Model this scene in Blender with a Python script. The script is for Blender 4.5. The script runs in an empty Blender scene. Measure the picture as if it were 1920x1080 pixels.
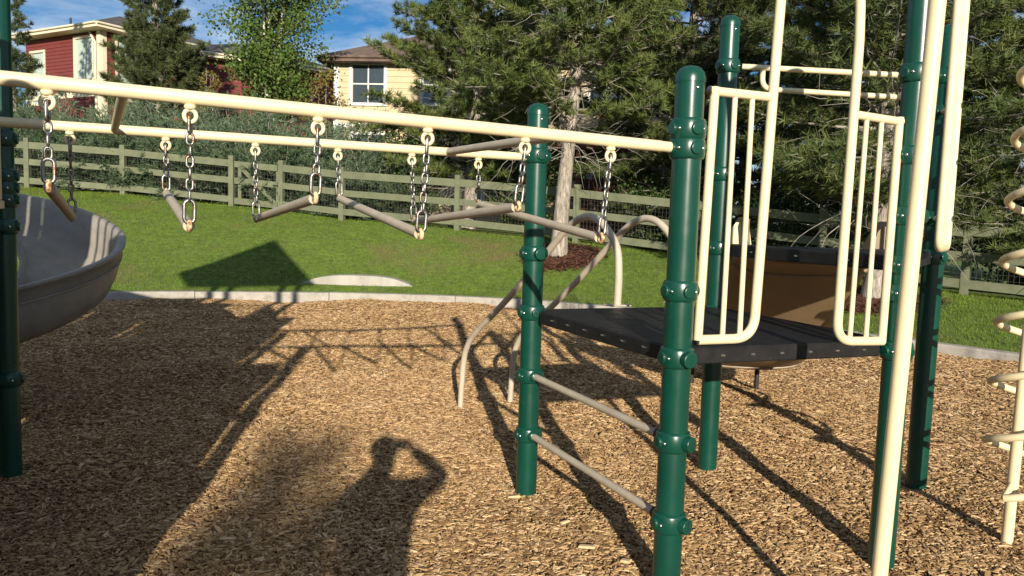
import bpy, math, random
import numpy as np
from mathutils import Vector, Matrix

random.seed(7)
rng = np.random.default_rng(7)
sc = bpy.context.scene
COL = sc.collection

# ------------------------------------------------------------------ camera
CAM_H = 1.682
PITCH, ROLL, FPX = math.radians(5.132), math.radians(1.705), 1501.0
fw = Vector((0, math.cos(PITCH), -math.sin(PITCH)))
rt0 = Vector((1, 0, 0)); up0 = rt0.cross(fw)
rt = rt0 * math.cos(ROLL) + up0 * math.sin(ROLL)
up = up0 * math.cos(ROLL) - rt0 * math.sin(ROLL)
cam_data = bpy.data.cameras.new('camera')
cam = bpy.data.objects.new('camera', cam_data); COL.objects.link(cam)
cam.matrix_world = Matrix(((rt.x, up.x, -fw.x, 0), (rt.y, up.y, -fw.y, 0), (rt.z, up.z, -fw.z, CAM_H), (0, 0, 0, 1)))
cam_data.sensor_width = 36; cam_data.lens = FPX / 1920 * 36
cam_data.clip_start = 0.02; cam_data.clip_end = 6000
sc.camera = cam

# ------------------------------------------------------------------ sky, sun, exposure
SUN_T = Vector((-0.1237, 0.9528, -0.277)).normalized()      # direction the light travels
w = bpy.data.worlds.new('World'); sc.world = w; w.use_nodes = True
nt = w.node_tree; nt.nodes.clear()
out = nt.nodes.new('ShaderNodeOutputWorld'); bg = nt.nodes.new('ShaderNodeBackground')
sky = nt.nodes.new('ShaderNodeTexSky'); sky.sky_type = 'NISHITA'; sky.sun_disc = False
sky.sun_elevation = math.asin(-SUN_T.z); sky.sun_rotation = math.atan2(-SUN_T.x, -SUN_T.y)
sky.altitude = 1600; sky.air_density = 1.0; sky.dust_density = 0.3; sky.ozone_density = 3.5
tc = nt.nodes.new('ShaderNodeTexCoord')
mp = nt.nodes.new('ShaderNodeMapping'); mp.inputs['Scale'].default_value = (2.2, 2.2, 7.0)
mp.inputs['Rotation'].default_value = (0.1, 0.25, 0.4)
nz = nt.nodes.new('ShaderNodeTexNoise'); nz.inputs['Scale'].default_value = 1.7; nz.inputs['Detail'].default_value = 9; nz.inputs['Roughness'].default_value = 0.58
nz.inputs['Distortion'].default_value = 0.6
rp = nt.nodes.new('ShaderNodeValToRGB'); rp.color_ramp.elements[0].position = 0.40; rp.color_ramp.elements[1].position = 0.68
rp.color_ramp.elements[0].color = (0.0, 0.0, 0.0, 1); rp.color_ramp.elements[1].color = (0.8, 0.8, 0.8, 1)
mx = nt.nodes.new('ShaderNodeMix'); mx.data_type = 'RGBA'
mx.inputs['B'].default_value = (14.0, 14.8, 15.6, 1)
nt.links.new(tc.outputs['Generated'], mp.inputs['Vector']); nt.links.new(mp.outputs[0], nz.inputs['Vector'])
nt.links.new(nz.outputs['Fac'], rp.inputs['Fac']); nt.links.new(rp.outputs['Color'], mx.inputs['Factor'])
shs = nt.nodes.new('ShaderNodeHueSaturation'); shs.inputs['Saturation'].default_value = 1.25; shs.inputs['Value'].default_value = 1.35
nt.links.new(sky.outputs['Color'], shs.inputs['Color']); nt.links.new(shs.outputs[0], mx.inputs['A']); nt.links.new(mx.outputs['Result'], bg.inputs['Color'])
bg.inputs['Strength'].default_value = 0.044
nt.links.new(bg.outputs[0], out.inputs[0])
sun_d = bpy.data.lights.new('sun', 'SUN'); sun_d.energy = 5.0; sun_d.angle = math.radians(0.53); sun_d.color = (1.0, 0.91, 0.76)
sun = bpy.data.objects.new('sun', sun_d); COL.objects.link(sun)
sun.rotation_euler = SUN_T.to_track_quat('-Z', 'Y').to_euler(); sun.location = (5, -30, 20)
sc.cycles.max_bounces = 6; sc.cycles.diffuse_bounces = 2; sc.cycles.glossy_bounces = 3; sc.cycles.transmission_bounces = 2
sc.view_settings.view_transform = 'Standard'; sc.view_settings.look = 'None'
sc.view_settings.exposure = 0.60; sc.view_settings.gamma = 1.0; sc.view_settings.use_curve_mapping = False

# ------------------------------------------------------------------ materials
MATS = {}
def mat(name, base, rough=0.5, metal=0.0, var=0.0, vscale=8.0, bump=0.0, bscale=60.0, second=None, sec_scale=4.0, sec_lo=0.5, sec_hi=0.65, spec=0.5, trans=0.0, rough_var=0.0, stretch=None):
    """Principled material; tone variation by noise, an optional second colour in noise patches, fine bump."""
    m = bpy.data.materials.new(name); m.use_nodes = True; MATS[name] = m
    t = m.node_tree; b = t.nodes['Principled BSDF']
    b.inputs['Roughness'].default_value = rough; b.inputs['Metallic'].default_value = metal
    b.inputs['Specular IOR Level'].default_value = spec
    b.inputs['Base Color'].default_value = (*base, 1)
    g = t.nodes.new('ShaderNodeNewGeometry'); vec = g.outputs['Position']
    if stretch:
        mpn = t.nodes.new('ShaderNodeMapping'); mpn.inputs['Scale'].default_value = stretch
        t.links.new(vec, mpn.inputs['Vector']); vec = mpn.outputs[0]
    col = None
    if var > 0:
        n = t.nodes.new('ShaderNodeTexNoise'); n.inputs['Scale'].default_value = vscale; n.inputs['Detail'].default_value = 6
        t.links.new(vec, n.inputs['Vector'])
        mr = t.nodes.new('ShaderNodeMapRange'); mr.inputs['From Min'].default_value = 0.3; mr.inputs['From Max'].default_value = 0.7
        mr.inputs['To Min'].default_value = 1 - var; mr.inputs['To Max'].default_value = 1 + var
        t.links.new(n.outputs['Fac'], mr.inputs['Value'])
        hs = t.nodes.new('ShaderNodeHueSaturation'); hs.inputs['Color'].default_value = (*base, 1)
        t.links.new(mr.outputs[0], hs.inputs['Value']); col = hs.outputs['Color']
    if second:
        n2 = t.nodes.new('ShaderNodeTexNoise'); n2.inputs['Scale'].default_value = sec_scale; n2.inputs['Detail'].default_value = 8; n2.inputs['Roughness'].default_value = 0.65
        t.links.new(vec, n2.inputs['Vector'])
        r2 = t.nodes.new('ShaderNodeMapRange'); r2.inputs['From Min'].default_value = sec_lo; r2.inputs['From Max'].default_value = sec_hi
        t.links.new(n2.outputs['Fac'], r2.inputs['Value'])
        mm = t.nodes.new('ShaderNodeMix'); mm.data_type = 'RGBA'; mm.inputs['A'].default_value = (*base, 1); mm.inputs['B'].default_value = (*second, 1)
        if col: t.links.new(col, mm.inputs['A'])
        t.links.new(r2.outputs[0], mm.inputs['Factor']); col = mm.outputs['Result']
    if col: t.links.new(col, b.inputs['Base Color'])
    if bump > 0:
        n3 = t.nodes.new('ShaderNodeTexNoise'); n3.inputs['Scale'].default_value = bscale; n3.inputs['Detail'].default_value = 5
        t.links.new(vec, n3.inputs['Vector'])
        bp = t.nodes.new('ShaderNodeBump'); bp.inputs['Strength'].default_value = bump; bp.inputs['Distance'].default_value = 0.01
        t.links.new(n3.outputs['Fac'], bp.inputs['Height']); t.links.new(bp.outputs[0], b.inputs['Normal'])
    if rough_var > 0:
        n4 = t.nodes.new('ShaderNodeTexNoise'); n4.inputs['Scale'].default_value = 9; n4.inputs['Detail'].default_value = 7
        t.links.new(vec, n4.inputs['Vector'])
        r4 = t.nodes.new('ShaderNodeMapRange'); r4.inputs['To Min'].default_value = rough - rough_var; r4.inputs['To Max'].default_value = rough + rough_var
        t.links.new(n4.outputs['Fac'], r4.inputs['Value']); t.links.new(r4.outputs[0], b.inputs['Roughness'])
    if trans > 0:
        tr = t.nodes.new('ShaderNodeBsdfTranslucent'); tr.inputs['Color'].default_value = (*[min(1, c * 1.3) for c in base], 1)
        if col: t.links.new(col, tr.inputs['Color'])
        ms = t.nodes.new('ShaderNodeMixShader'); ms.inputs[0].default_value = trans
        o = t.nodes['Material Output']; t.links.new(b.outputs[0], ms.inputs[1]); t.links.new(tr.outputs[0], ms.inputs[2]); t.links.new(ms.outputs[0], o.inputs[0])
    return m

GREEN = mat('green_powder_coat', (0.0025, 0.046, 0.030), 0.31, var=0.10, vscale=5, bump=0.03, bscale=260, second=(0.022, 0.075, 0.056), sec_scale=30, sec_lo=0.62, sec_hi=0.74, rough_var=0.12)
CREAM = mat('cream_powder_coat', (0.70, 0.59, 0.365), 0.42, var=0.06, vscale=6, bump=0.03, bscale=220, second=(0.34, 0.25, 0.15), sec_scale=48, sec_lo=0.685, sec_hi=0.73, rough_var=0.1)
TAN = mat('tan_grip_coat', (0.44, 0.375, 0.285), 0.5, var=0.10, vscale=9, bump=0.08, bscale=180, rough_var=0.1)
STEEL = mat('galvanised_chain', (0.27, 0.265, 0.255), 0.36, metal=0.9, var=0.25, vscale=60, second=(0.20, 0.085, 0.035), sec_scale=28, sec_lo=0.52, sec_hi=0.64, bump=0.1, bscale=300)
BOLT = mat('bolt_steel', (0.62, 0.62, 0.60), 0.25, metal=1.0)
RUST = mat('rusty_cream_lug', (0.66, 0.50, 0.28), 0.6, var=0.1, second=(0.22, 0.075, 0.025), sec_scale=42, sec_lo=0.46, sec_hi=0.58, bump=0.15, bscale=200)
DECK = mat('black_deck_coating', (0.012, 0.0115, 0.0115), 0.55, var=0.3, vscale=14, bump=0.25, bscale=160, second=(0.035, 0.034, 0.033), sec_scale=22, sec_lo=0.60, sec_hi=0.78, rough_var=0.12, spec=0.25)
DARK = mat('dark_rubber', (0.012, 0.012, 0.012), 0.6)
SHADED_TAN = mat('shaded_tan_slide_plastic', (0.21, 0.145, 0.078), 0.4, var=0.1, vscale=4, bump=0.03, second=(0.18, 0.13, 0.075), sec_scale=7, sec_lo=0.55, sec_hi=0.75, rough_var=0.1)  # plastic taken as tan; base darkened to hold the shade under the deck
GREY = mat('grey_slide_plastic', (0.255, 0.23, 0.195), 0.42, var=0.09, vscale=5, bump=0.03, bscale=120, second=(0.19, 0.175, 0.15), sec_scale=9, sec_lo=0.5, sec_hi=0.75, rough_var=0.12)
OLIVE = mat('olive_fence_paint', (0.122, 0.134, 0.078), 0.75, var=0.16, vscale=5, bump=0.25, bscale=50, second=(0.52, 0.50, 0.42), sec_scale=11, sec_lo=0.70, sec_hi=0.74)
WIRE = mat('fence_wire', (0.10, 0.10, 0.09), 0.6, metal=0.3)
CONC = mat('concrete', (0.35, 0.32, 0.275), 0.85, var=0.16, vscale=3.5, bump=0.35, bscale=45, second=(0.17, 0.155, 0.13), sec_scale=4.5, sec_lo=0.50, sec_hi=0.74)
BARK = mat('pine_bark', (0.34, 0.30, 0.25), 0.9, var=0.4, vscale=12, bump=1.0, bscale=34, second=(0.12, 0.09, 0.068), sec_scale=26, sec_lo=0.42, sec_hi=0.68, stretch=(1, 1, 0.22))
TWIG = mat('grey_twig', (0.27, 0.245, 0.21), 0.9, var=0.25, vscale=7)
PALEBARK = mat('pale_aspen_bark', (0.46, 0.43, 0.36), 0.8, var=0.25, vscale=9, second=(0.1, 0.09, 0.075), sec_scale=10, sec_lo=0.6, sec_hi=0.68)
def leafmat(name, c, c2, scale=1.6, trans=0.25, rough=0.55):
    return mat(name, c, rough, var=0.35, vscale=5, second=c2, sec_scale=scale, sec_lo=0.46, sec_hi=0.66, trans=trans, spec=0.3)
NEEDLE = leafmat('pine_needles', (0.080, 0.112, 0.028), (0.160, 0.182, 0.050), 2.2, 0.12)
NEEDLE2 = leafmat('dark_pine_needles', (0.064, 0.090, 0.026), (0.130, 0.148, 0.044), 2.2, 0.12)
NEEDLEB = mat('dead_pine_needles', (0.30, 0.15, 0.055), 0.7, var=0.3, trans=0.2)
SPRUCE = leafmat('spruce_needles', (0.075, 0.098, 0.036), (0.125, 0.145, 0.05), 1.8)
JUNI = leafmat('juniper_sprays', (0.095, 0.150, 0.085), (0.21, 0.265, 0.165), 2.4, 0.2)
JUNID = leafmat('dark_juniper_sprays', (0.08, 0.125, 0.06), (0.15, 0.195, 0.105), 2.4, 0.2)
ASPEN = leafmat('aspen_leaves', (0.085, 0.145, 0.03), (0.16, 0.21, 0.05), 2.0, 0.35)
SHRUB = leafmat('green_shrub_leaves', (0.05, 0.095, 0.022), (0.11, 0.15, 0.035), 2.0, 0.3)
AUTUMN = leafmat('autumn_shrub_leaves', (0.16, 0.15, 0.03), (0.22, 0.10, 0.03), 2.2, 0.3)
GRASS = mat('grass_blades', (0.132, 0.200, 0.022), 0.6, var=0.30, vscale=2.5, second=(0.20, 0.185, 0.055), sec_scale=0.55, sec_lo=0.52, sec_hi=0.70, trans=0.3, spec=0.25)
TURF = mat('lawn_soil', (0.098, 0.150, 0.018), 0.95, var=0.4, vscale=9, second=(0.135, 0.115, 0.04), sec_scale=0.55, sec_lo=0.53, sec_hi=0.72, bump=0.8, bscale=40)
MULCH = mat('red_bark_mulch', (0.12, 0.048, 0.026), 0.9, var=0.5, vscale=30)
RED = mat('red_siding', (0.155, 0.030, 0.026), 0.65, var=0.08, vscale=2, bump=0.05)
TRIM = mat('cream_trim', (0.66, 0.58, 0.43), 0.6, var=0.05)
YELLOW = mat('yellow_siding', (0.50, 0.395, 0.24), 0.65, var=0.05, vscale=2, bump=0.05)
WHITE = mat('white_trim', (0.62, 0.61, 0.58), 0.55, var=0.04)
ROOFG = mat('grey_shingles', (0.075, 0.068, 0.062), 0.9, var=0.3, vscale=4, bump=0.6, bscale=12)
ROOFB = mat('brown_shingles', (0.125, 0.088, 0.066), 0.9, var=0.28, vscale=4, bump=0.6, bscale=12)
GLASS = mat('window_glass', (0.045, 0.06, 0.075), 0.06, spec=0.9)
BLIND = mat('window_blind', (0.40, 0.46, 0.42), 0.35, var=0.04)
PORCH = mat('brown_porch_wood', (0.17, 0.06, 0.03), 0.8, var=0.3, vscale=6, bump=0.2)
CLOTH = mat('dark_cloth', (0.05, 0.055, 0.075), 0.9, var=0.2)
JEANS = mat('jeans', (0.06, 0.08, 0.14), 0.9, var=0.2)
SKIN = mat('skin', (0.52, 0.33, 0.24), 0.55, var=0.05)
HAIR = mat('brown_hair', (0.05, 0.03, 0.02), 0.6)
ROOFGREEN = mat('green_roof_plastic', (0.01, 0.085, 0.058), 0.45, var=0.1)

# ------------------------------------------------------------------ helpers
WL = {}
class MB:
    """Collects shapes in world coordinates; build() links them as one mesh object."""
    def __init__(s): s.v = []; s.f = []; s.m = []; s.mi = 0; s.sm = []
    def add(s, vs, fs, smooth=False):
        o = len(s.v); s.v.extend([tuple(v) for v in vs]); s.f.extend([tuple(i + o for i in f) for f in fs]); s.m.extend([s.mi] * len(fs)); s.sm.extend([smooth] * len(fs)); return s
    def box(s, c, size, ax=None, bev=0.0):
        c = Vector(c); X, Y, Z = ax if ax else (Vector((1, 0, 0)), Vector((0, 1, 0)), Vector((0, 0, 1)))
        a, b, d = [q / 2 for q in size]
        if bev <= 0:
            vs = [c + X * (a * i) + Y * (b * j) + Z * (d * k) for k in (-1, 1) for j in (-1, 1) for i in (-1, 1)]
            return s.add(vs, [(0, 2, 3, 1), (4, 5, 7, 6), (0, 1, 5, 4), (2, 6, 7, 3), (0, 4, 6, 2), (1, 3, 7, 5)])
        # chamfered edges: top and bottom inset rings
        vs = []
        for (k, ins) in ((-d, bev), (-d + bev, 0), (d - bev, 0), (d, bev)):
            for (i, j) in ((-1, -1), (1, -1), (1, 1), (-1, 1)):
                vs.append(c + X * (i * (a - ins)) + Y * (j * (b - ins)) + Z * k)
        fs = [(3, 2, 1, 0), (12, 13, 14, 15)]
        for r in range(3):
            for q in range(4):
                n = (q + 1) % 4; fs.append((r * 4 + q, r * 4 + n, r * 4 + 4 + n, r * 4 + 4 + q))
        return s.add(vs, fs)
    def tube(s, pts, r, n=14, closed=False, caps=True, up=None):
        pts = [Vector(p) for p in pts]; N = len(pts); rr = r if hasattr(r, '__len__') else [r] * N
        vs = []; prev = None
        for i, p in enumerate(pts):
            if closed: t = (pts[(i + 1) % N] - pts[i - 1])
            else: t = pts[min(i + 1, N - 1)] - pts[max(i - 1, 0)]
            t.normalize()
            if prev is None:
                a = Vector((0, 0, 1)) if abs(t.z) < 0.9 else Vector((1, 0, 0))
                a = (a - t * a.dot(t)).normalized()
            else: a = (prev - t * prev.dot(t)).normalized()
            prev = a; b = t.cross(a)
            for k in range(n):
                q = 2 * math.pi * k / n; vs.append(p + (a * math.cos(q) + b * math.sin(q)) * rr[i])
        fs = []
        for i in range(N if closed else N - 1):
            j = (i + 1) % N
            for k in range(n):
                l = (k + 1) % n; fs.append((i * n + k, i * n + l, j * n + l, j * n + k))
        s.add(vs, fs, True)
        if caps and not closed:
            s.add(vs[:n], [tuple(range(n))[::-1]]); s.add(vs[-n:], [tuple(range(n))])
        return s
    def cyl(s, p0, p1, r, n=14): return s.tube([p0, p1], r, n)
    def lathe(s, o, prof, n=20, ax=Vector((0, 0, 1))):
        o = Vector(o); ax = ax.normalized(); a = Vector((1, 0, 0)) if abs(ax.x) < 0.9 else Vector((0, 1, 0))
        a = (a - ax * a.dot(ax)).normalized(); b = ax.cross(a); vs = []
        for (r, h) in prof:
            for k in range(n):
                q = 2 * math.pi * k / n; vs.append(o + ax * h + (a * math.cos(q) + b * math.sin(q)) * max(r, 1e-4))
        fs = [(i * n + k, i * n + (k + 1) % n, (i + 1) * n + (k + 1) % n, (i + 1) * n + k) for i in range(len(prof) - 1) for k in range(n)]
        return s.add(vs, fs, True)
    def prism(s, poly, z0, z1):
        n = len(poly); vs = [(x, y, z0) for x, y in poly] + [(x, y, z1) for x, y in poly]
        return s.add(vs, [tuple(range(n))[::-1], tuple(range(n, 2 * n))] + [(i, (i + 1) % n, n + (i + 1) % n, n + i) for i in range(n)])
    def mesh(s, name, mats, origin=(0, 0, 0)):
        me = bpy.data.meshes.new(name); o = Vector(origin)
        me.from_pydata([Vector(v) - o for v in s.v], [], s.f)
        for m in (mats if isinstance(mats, (list, tuple)) else [mats]): me.materials.append(m)
        me.polygons.foreach_set('material_index', s.m); me.polygons.foreach_set('use_smooth', s.sm); me.update()
        return me
    def build(s, name, mats, parent=None, origin=None):
        o = Vector(origin) if origin is not None else (sum((Vector(v) for v in s.v), Vector()) / max(1, len(s.v)))
        return place(name, s.mesh(name, mats, o), o, parent)
def place(name, me, loc, parent=None, rot=None):
    o = bpy.data.objects.new(name, me); COL.objects.link(o); loc = Vector(loc)
    if parent is not None: o.parent = parent; o.location = loc - WL[parent.name]
    else: o.location = loc
    if rot is not None: o.rotation_euler = rot
    WL[o.name] = loc
    return o
def thing(name, loc, label, cat, group=None):
    o = place(name, None, loc); o.empty_display_size = 0.2; return tag(o, label, cat, group)
def tag(o, label=None, cat=None, group=None, kind=None):
    if label: o['label'] = label
    if cat: o['category'] = cat
    if group: o['group'] = group
    if kind: o['kind'] = kind
    return o
def np_mesh(name, V, F, mats, smooth=False, mi=None):
    V = np.asarray(V, dtype=np.float32); F = np.asarray(F, dtype=np.int32); k = F.shape[1]
    me = bpy.data.meshes.new(name); me.vertices.add(len(V)); me.vertices.foreach_set('co', V.ravel())
    me.loops.add(F.size); me.loops.foreach_set('vertex_index', F.ravel())
    me.polygons.add(len(F)); me.polygons.foreach_set('loop_start', np.arange(0, F.size, k, dtype=np.int32))
    try: me.polygons.foreach_set('loop_total', np.full(len(F), k, dtype=np.int32))
    except Exception: pass
    for m in (mats if isinstance(mats, (list, tuple)) else [mats]): me.materials.append(m)
    if mi is not None: me.polygons.foreach_set('material_index', np.asarray(mi, dtype=np.int32))
    if smooth: me.polygons.foreach_set('use_smooth', np.ones(len(F), dtype=bool))
    me.update(calc_edges=True); me.validate(); return me
def bez(p0, p1, p2, n=8):
    p0, p1, p2 = Vector(p0), Vector(p1), Vector(p2)
    return [p0 * (1 - t) ** 2 + p1 * (2 * t * (1 - t)) + p2 * t * t for t in [i / n for i in range(n + 1)]]
def rounded(pts, r=0.06, n=6):
    """polyline with rounded corners"""
    pts = [Vector(p) for p in pts]; o = [pts[0]]
    for a, b, c in zip(pts, pts[1:], pts[2:]):
        d1 = (a - b); d2 = (c - b); q = min(r, d1.length * 0.49, d2.length * 0.49)
        o += bez(b + d1.normalized() * q, b, b + d2.normalized() * q, n)
    return o + [pts[-1]]
def catmull(pts, n=8):
    P = [Vector(p) for p in pts]; P = [P[0] * 2 - P[1]] + P + [P[-1] * 2 - P[-2]]; o = []
    for i in range(1, len(P) - 2):
        for k in range(n):
            t = k / n; a, b, c, d = P[i - 1], P[i], P[i + 1], P[i + 2]
            o.append(0.5 * ((2 * b) + (c - a) * t + (2 * a - 5 * b + 4 * c - d) * t * t + (3 * b - a - 3 * c + d) * t ** 3))
    return o + [P[-2]]

# ------------------------------------------------------------------ terrain
_cx = np.array([-60, -30, -20, -14, -10, -6.93, -5.24, -3.64, -1.62, 0.19, 2.2, 4.1, 5.82, 6.44, 9, 12, 20, 60.])
_cy = np.array([-14, -6, 2, 9.4, 12.6, 14.18, 14.77, 15.13, 15.22, 14.97, 14.05, 12.6, 10.82, 10.08, 6.6, 2.2, -10, -40.])
_gx = np.linspace(-60, 60, 4801); _gy = np.interp(_gx, _cx, _cy)
_ker = np.exp(-0.5 * (np.arange(-40, 41) / 16.0) ** 2); _ker /= _ker.sum()
_gy = np.convolve(np.pad(_gy, 40, mode='edge'), _ker, 'valid')
def curb_y(x): return np.interp(x, _gx, _gy)
FENCE = [(-20.2, 22.6, 2.3), (-16.8, 22.4, 2.17), (-13.38, 22.13, 2.06), (-10.79, 22.2, 1.95), (-7.64, 21.75, 1.72), (-6.2, 21.4, 1.61), (-4.49, 20.94, 1.46), (-1.4, 19.9, 1.29), (1.46, 18.8, 1.10), (4.0, 17.62, 0.88), (6.26, 16.3, 0.66), (8.34, 14.73, 0.49), (10.6, 13.0, 0.36), (13.0, 11.1, 0.25)]
_fa = np.array(FENCE)
_fx = np.concatenate([[-60], _fa[:, 0], [22, 60]]); _fy = np.concatenate([[24], _fa[:, 1], [4, -26]]); _fz = np.concatenate([[2.6], _fa[:, 2], [0.2, 0.2]])
def terrain(x, y):
    x = np.asarray(x, float); y = np.asarray(y, float)
    yc = curb_y(x); yf = np.maximum(np.interp(x, _fx, _fy), yc + 1.5); zf = np.interp(x, _fx, _fz)
    t = (y - yc) / (yf - yc); tt = np.clip(t, 0, 1)
    g = tt + 0.10 * np.sin(2 * np.pi * tt) * -0.5
    z = 0.09 + (zf - 0.09) * g + np.clip(y - yf, 0, 60) * 0.012
    return z + 0.018 * np.sin(x * 1.7 + y * 0.6) * np.clip(t * 2, 0, 1)
def terr(x, y): return float(terrain(x, y))
def chip_z(x, y):
    x = np.asarray(x, float); y = np.asarray(y, float)
    return (-0.035 * np.exp(-((x + .6 + .4 * (y - 3.5)) ** 2) / .5) * np.exp(-((y - 3.9) ** 2) / 3) + 0.028 * np.sin(1.3 * x + 0.7 * y) + 0.018 * np.sin(2.9 * x - 1.9 * y + 1) + 0.010 * np.sin(0.8 * x - 4.1 * y) + 0.007 * np.sin(6.1 * x + 3.3 * y) - 0.01)
def sheet(name, fx, us, ts, m, kind='structure'):
    U, T = np.meshgrid(us, ts); V = fx(U.ravel(), T.ravel()); nu, nv = len(us), len(ts)
    i = np.arange(nu * nv).reshape(nv, nu)
    F = np.stack([i[:-1, :-1].ravel(), i[:-1, 1:].ravel(), i[1:, 1:].ravel(), i[1:, :-1].ravel()], 1)
    o = place(name, np_mesh(name, V, F, m, True), (0, 0, 0)); return tag(o, kind=kind)

# far ground, reaching the horizon
MB().add([(-3000, -3000, -0.45), (3000, -3000, -0.45), (3000, 3000, -0.45), (-3000, 3000, -0.45)], [(0, 1, 2, 3)]).build('ground', TURF, origin=(0, 0, -0.45))['kind'] = 'structure'
# lawn
def lawn_f(u, t):
    yc = curb_y(u) + 0.12; y = yc + t; return np.stack([u, y, terrain(u, y)], 1)
ts = np.concatenate([np.arange(0, 10, 0.25), np.arange(10, 30, 1.0), np.arange(30, 131, 10)])
sheet('lawn', lawn_f, np.concatenate([np.arange(-60, -16, 2.0), np.arange(-16, 14, 0.3), np.arange(14, 61, 2.0)]), ts, TURF)

# wood chip bed: the soil-like layer of fines under the loose chips
CHIPBASE = bpy.data.materials.new('chip_fines'); CHIPBASE.use_nodes = True
t = CHIPBASE.node_tree; b = t.nodes['Principled BSDF']; b.inputs['Roughness'].default_value = 0.95; b.inputs['Specular IOR Level'].default_value = 0.2
g = t.nodes.new('ShaderNodeNewGeometry'); v1 = t.nodes.new('ShaderNodeTexVoronoi'); v1.inputs['Scale'].default_value = 36; v1.inputs['Randomness'].default_value = 1
m1 = t.nodes.new('ShaderNodeMapping'); m1.inputs['Scale'].default_value = (0.55, 1.5, 1); t.links.new(g.outputs['Position'], m1.inputs['Vector']); t.links.new(m1.outputs[0], v1.inputs['Vector'])
cr = t.nodes.new('ShaderNodeValToRGB'); e = cr.color_ramp.elements; e[0].color = (0.12, 0.066, 0.03, 1); e[1].color = (0.46, 0.30, 0.14, 1)
e2 = cr.color_ramp.elements.new(0.5); e2.color = (0.27, 0.16, 0.07, 1)
sp = t.nodes.new('ShaderNodeSeparateColor'); t.links.new(v1.outputs['Color'], sp.inputs[0]); t.links.new(sp.outputs[0], cr.inputs['Fac']); t.links.new(cr.outputs['Color'], b.inputs['Base Color'])
bp = t.nodes.new('ShaderNodeBump'); bp.inputs['Strength'].default_value = 0.9; bp.inputs['Distance'].default_value = 0.015
t.links.new(v1.outputs['Distance'], bp.inputs['Height']); bp.invert = True; t.links.new(bp.outputs[0], b.inputs['Normal'])
def bed_f(u, t):
    y = -16 + (curb_y(u) + 0.06 + 16) * t; y = np.maximum(y, -16 + t * 0.01); return np.stack([u, y, chip_z(u, y) - 0.012], 1)
sheet('wood_chip_bed', bed_f, np.concatenate([np.arange(-30, -10, 1.0), np.arange(-10, 10, 0.16), np.arange(10, 14, 0.5)]), np.linspace(0, 1, 180), CHIPBASE)

# loose wood chips: geometry nodes scatter over measured points
def chip_points():
    P = []
    for y0, y1, dens in ((1.9, 4.2, 6800), (4.2, 6.0, 5200), (6.0, 8.5, 3600), (8.5, 11.5, 2300), (11.5, 15.4, 1300)):
        xl = lambda y: -0.68 * y - 1.6; xr = lambda y: 0.66 * y + 1.6
        n = int(dens * (y1 - y0) * (xr(y1) - xl(y1)))
        x = rng.uniform(xl(y1), xr(y1), n); y = rng.uniform(y0, y1, n)
        k = (x > xl(y)) & (x < xr(y)) & (y < curb_y(x) - 0.01); x = x[k]; y = y[k]
        sc_ = np.full(len(x), 1.0 + 0.09 * max(0, y0 - 4)); P.append(np.stack([x, y, sc_], 1))
    return np.concatenate(P)
cp = chip_points(); N = len(cp)
clump = 0.5 + 0.5 * np.sin(cp[:, 0] * 5.3 + 3 * np.sin(cp[:, 1] * 2.1)) * np.sin(cp[:, 1] * 4.7 + 2 * np.sin(cp[:, 0] * 3.1))
L = np.clip(rng.lognormal(math.log(0.0245), 0.48, N), 0.008, 0.078) * cp[:, 2] ** 0.8; W = np.clip(L * rng.uniform(0.16, 0.42, N), 0.005, 0.024) * cp[:, 2] ** 0.6; T = rng.uniform(0.0025, 0.007, N)
rot = np.stack([rng.normal(0, 0.19, N), rng.normal(0, 0.16, N), rng.uniform(0, 2 * np.pi, N)], 1)
z = chip_z(cp[:, 0], cp[:, 1]) + rng.uniform(-0.005, 0.012, N) + 0.010 * clump
tint = np.clip(rng.beta(1.7, 2.0, N) + 0.08 * (clump - 0.5), 0, 1)
me = bpy.data.meshes.new('wood_chips'); me.vertices.add(N); me.vertices.foreach_set('co', np.stack([cp[:, 0], cp[:, 1], z], 1).astype(np.float32).ravel())
a = me.attributes.new('rot', 'FLOAT_VECTOR', 'POINT'); a.data.foreach_set('vector', rot.astype(np.float32).ravel())
a = me.attributes.new('scl', 'FLOAT_VECTOR', 'POINT'); a.data.foreach_set('vector', np.stack([L, W, T], 1).astype(np.float32).ravel())
a = me.attributes.new('tint', 'FLOAT', 'POINT'); a.data.foreach_set('value', tint.astype(np.float32))
CHIP = bpy.data.materials.new('wood_chip'); CHIP.use_nodes = True; t = CHIP.node_tree; b = t.nodes['Principled BSDF']
b.inputs['Roughness'].default_value = 0.8; b.inputs['Specular IOR Level'].default_value = 0.25
at = t.nodes.new('ShaderNodeAttribute'); at.attribute_type = 'INSTANCER'; at.attribute_name = 'tint'
cr = t.nodes.new('ShaderNodeValToRGB'); e = cr.color_ramp.elements
e[0].position = 0.0; e[0].color = (0.115, 0.062, 0.031, 1); e[1].position = 1.0; e[1].color = (0.66, 0.49, 0.31, 1)
for p_, c_ in ((0.22, (0.235, 0.134, 0.060, 1)), (0.45, (0.375, 0.234, 0.108, 1)), (0.72, (0.52, 0.350, 0.176, 1))): q = e.new(p_); q.color = c_
t.links.new(at.outputs['Fac'], cr.inputs['Fac'])
tcn = t.nodes.new('ShaderNodeTexCoord'); nn = t.nodes.new('ShaderNodeTexNoise'); nn.inputs['Scale'].default_value = 3; mpn = t.nodes.new('ShaderNodeMapping'); mpn.inputs['Scale'].default_value = (1, 9, 2)
t.links.new(tcn.outputs['Object'], mpn.inputs['Vector']); t.links.new(mpn.outputs[0], nn.inputs['Vector'])
hs = t.nodes.new('ShaderNodeHueSaturation'); mr = t.nodes.new('ShaderNodeMapRange'); mr.inputs['To Min'].default_value = 0.75; mr.inputs['To Max'].default_value = 1.25
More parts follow.
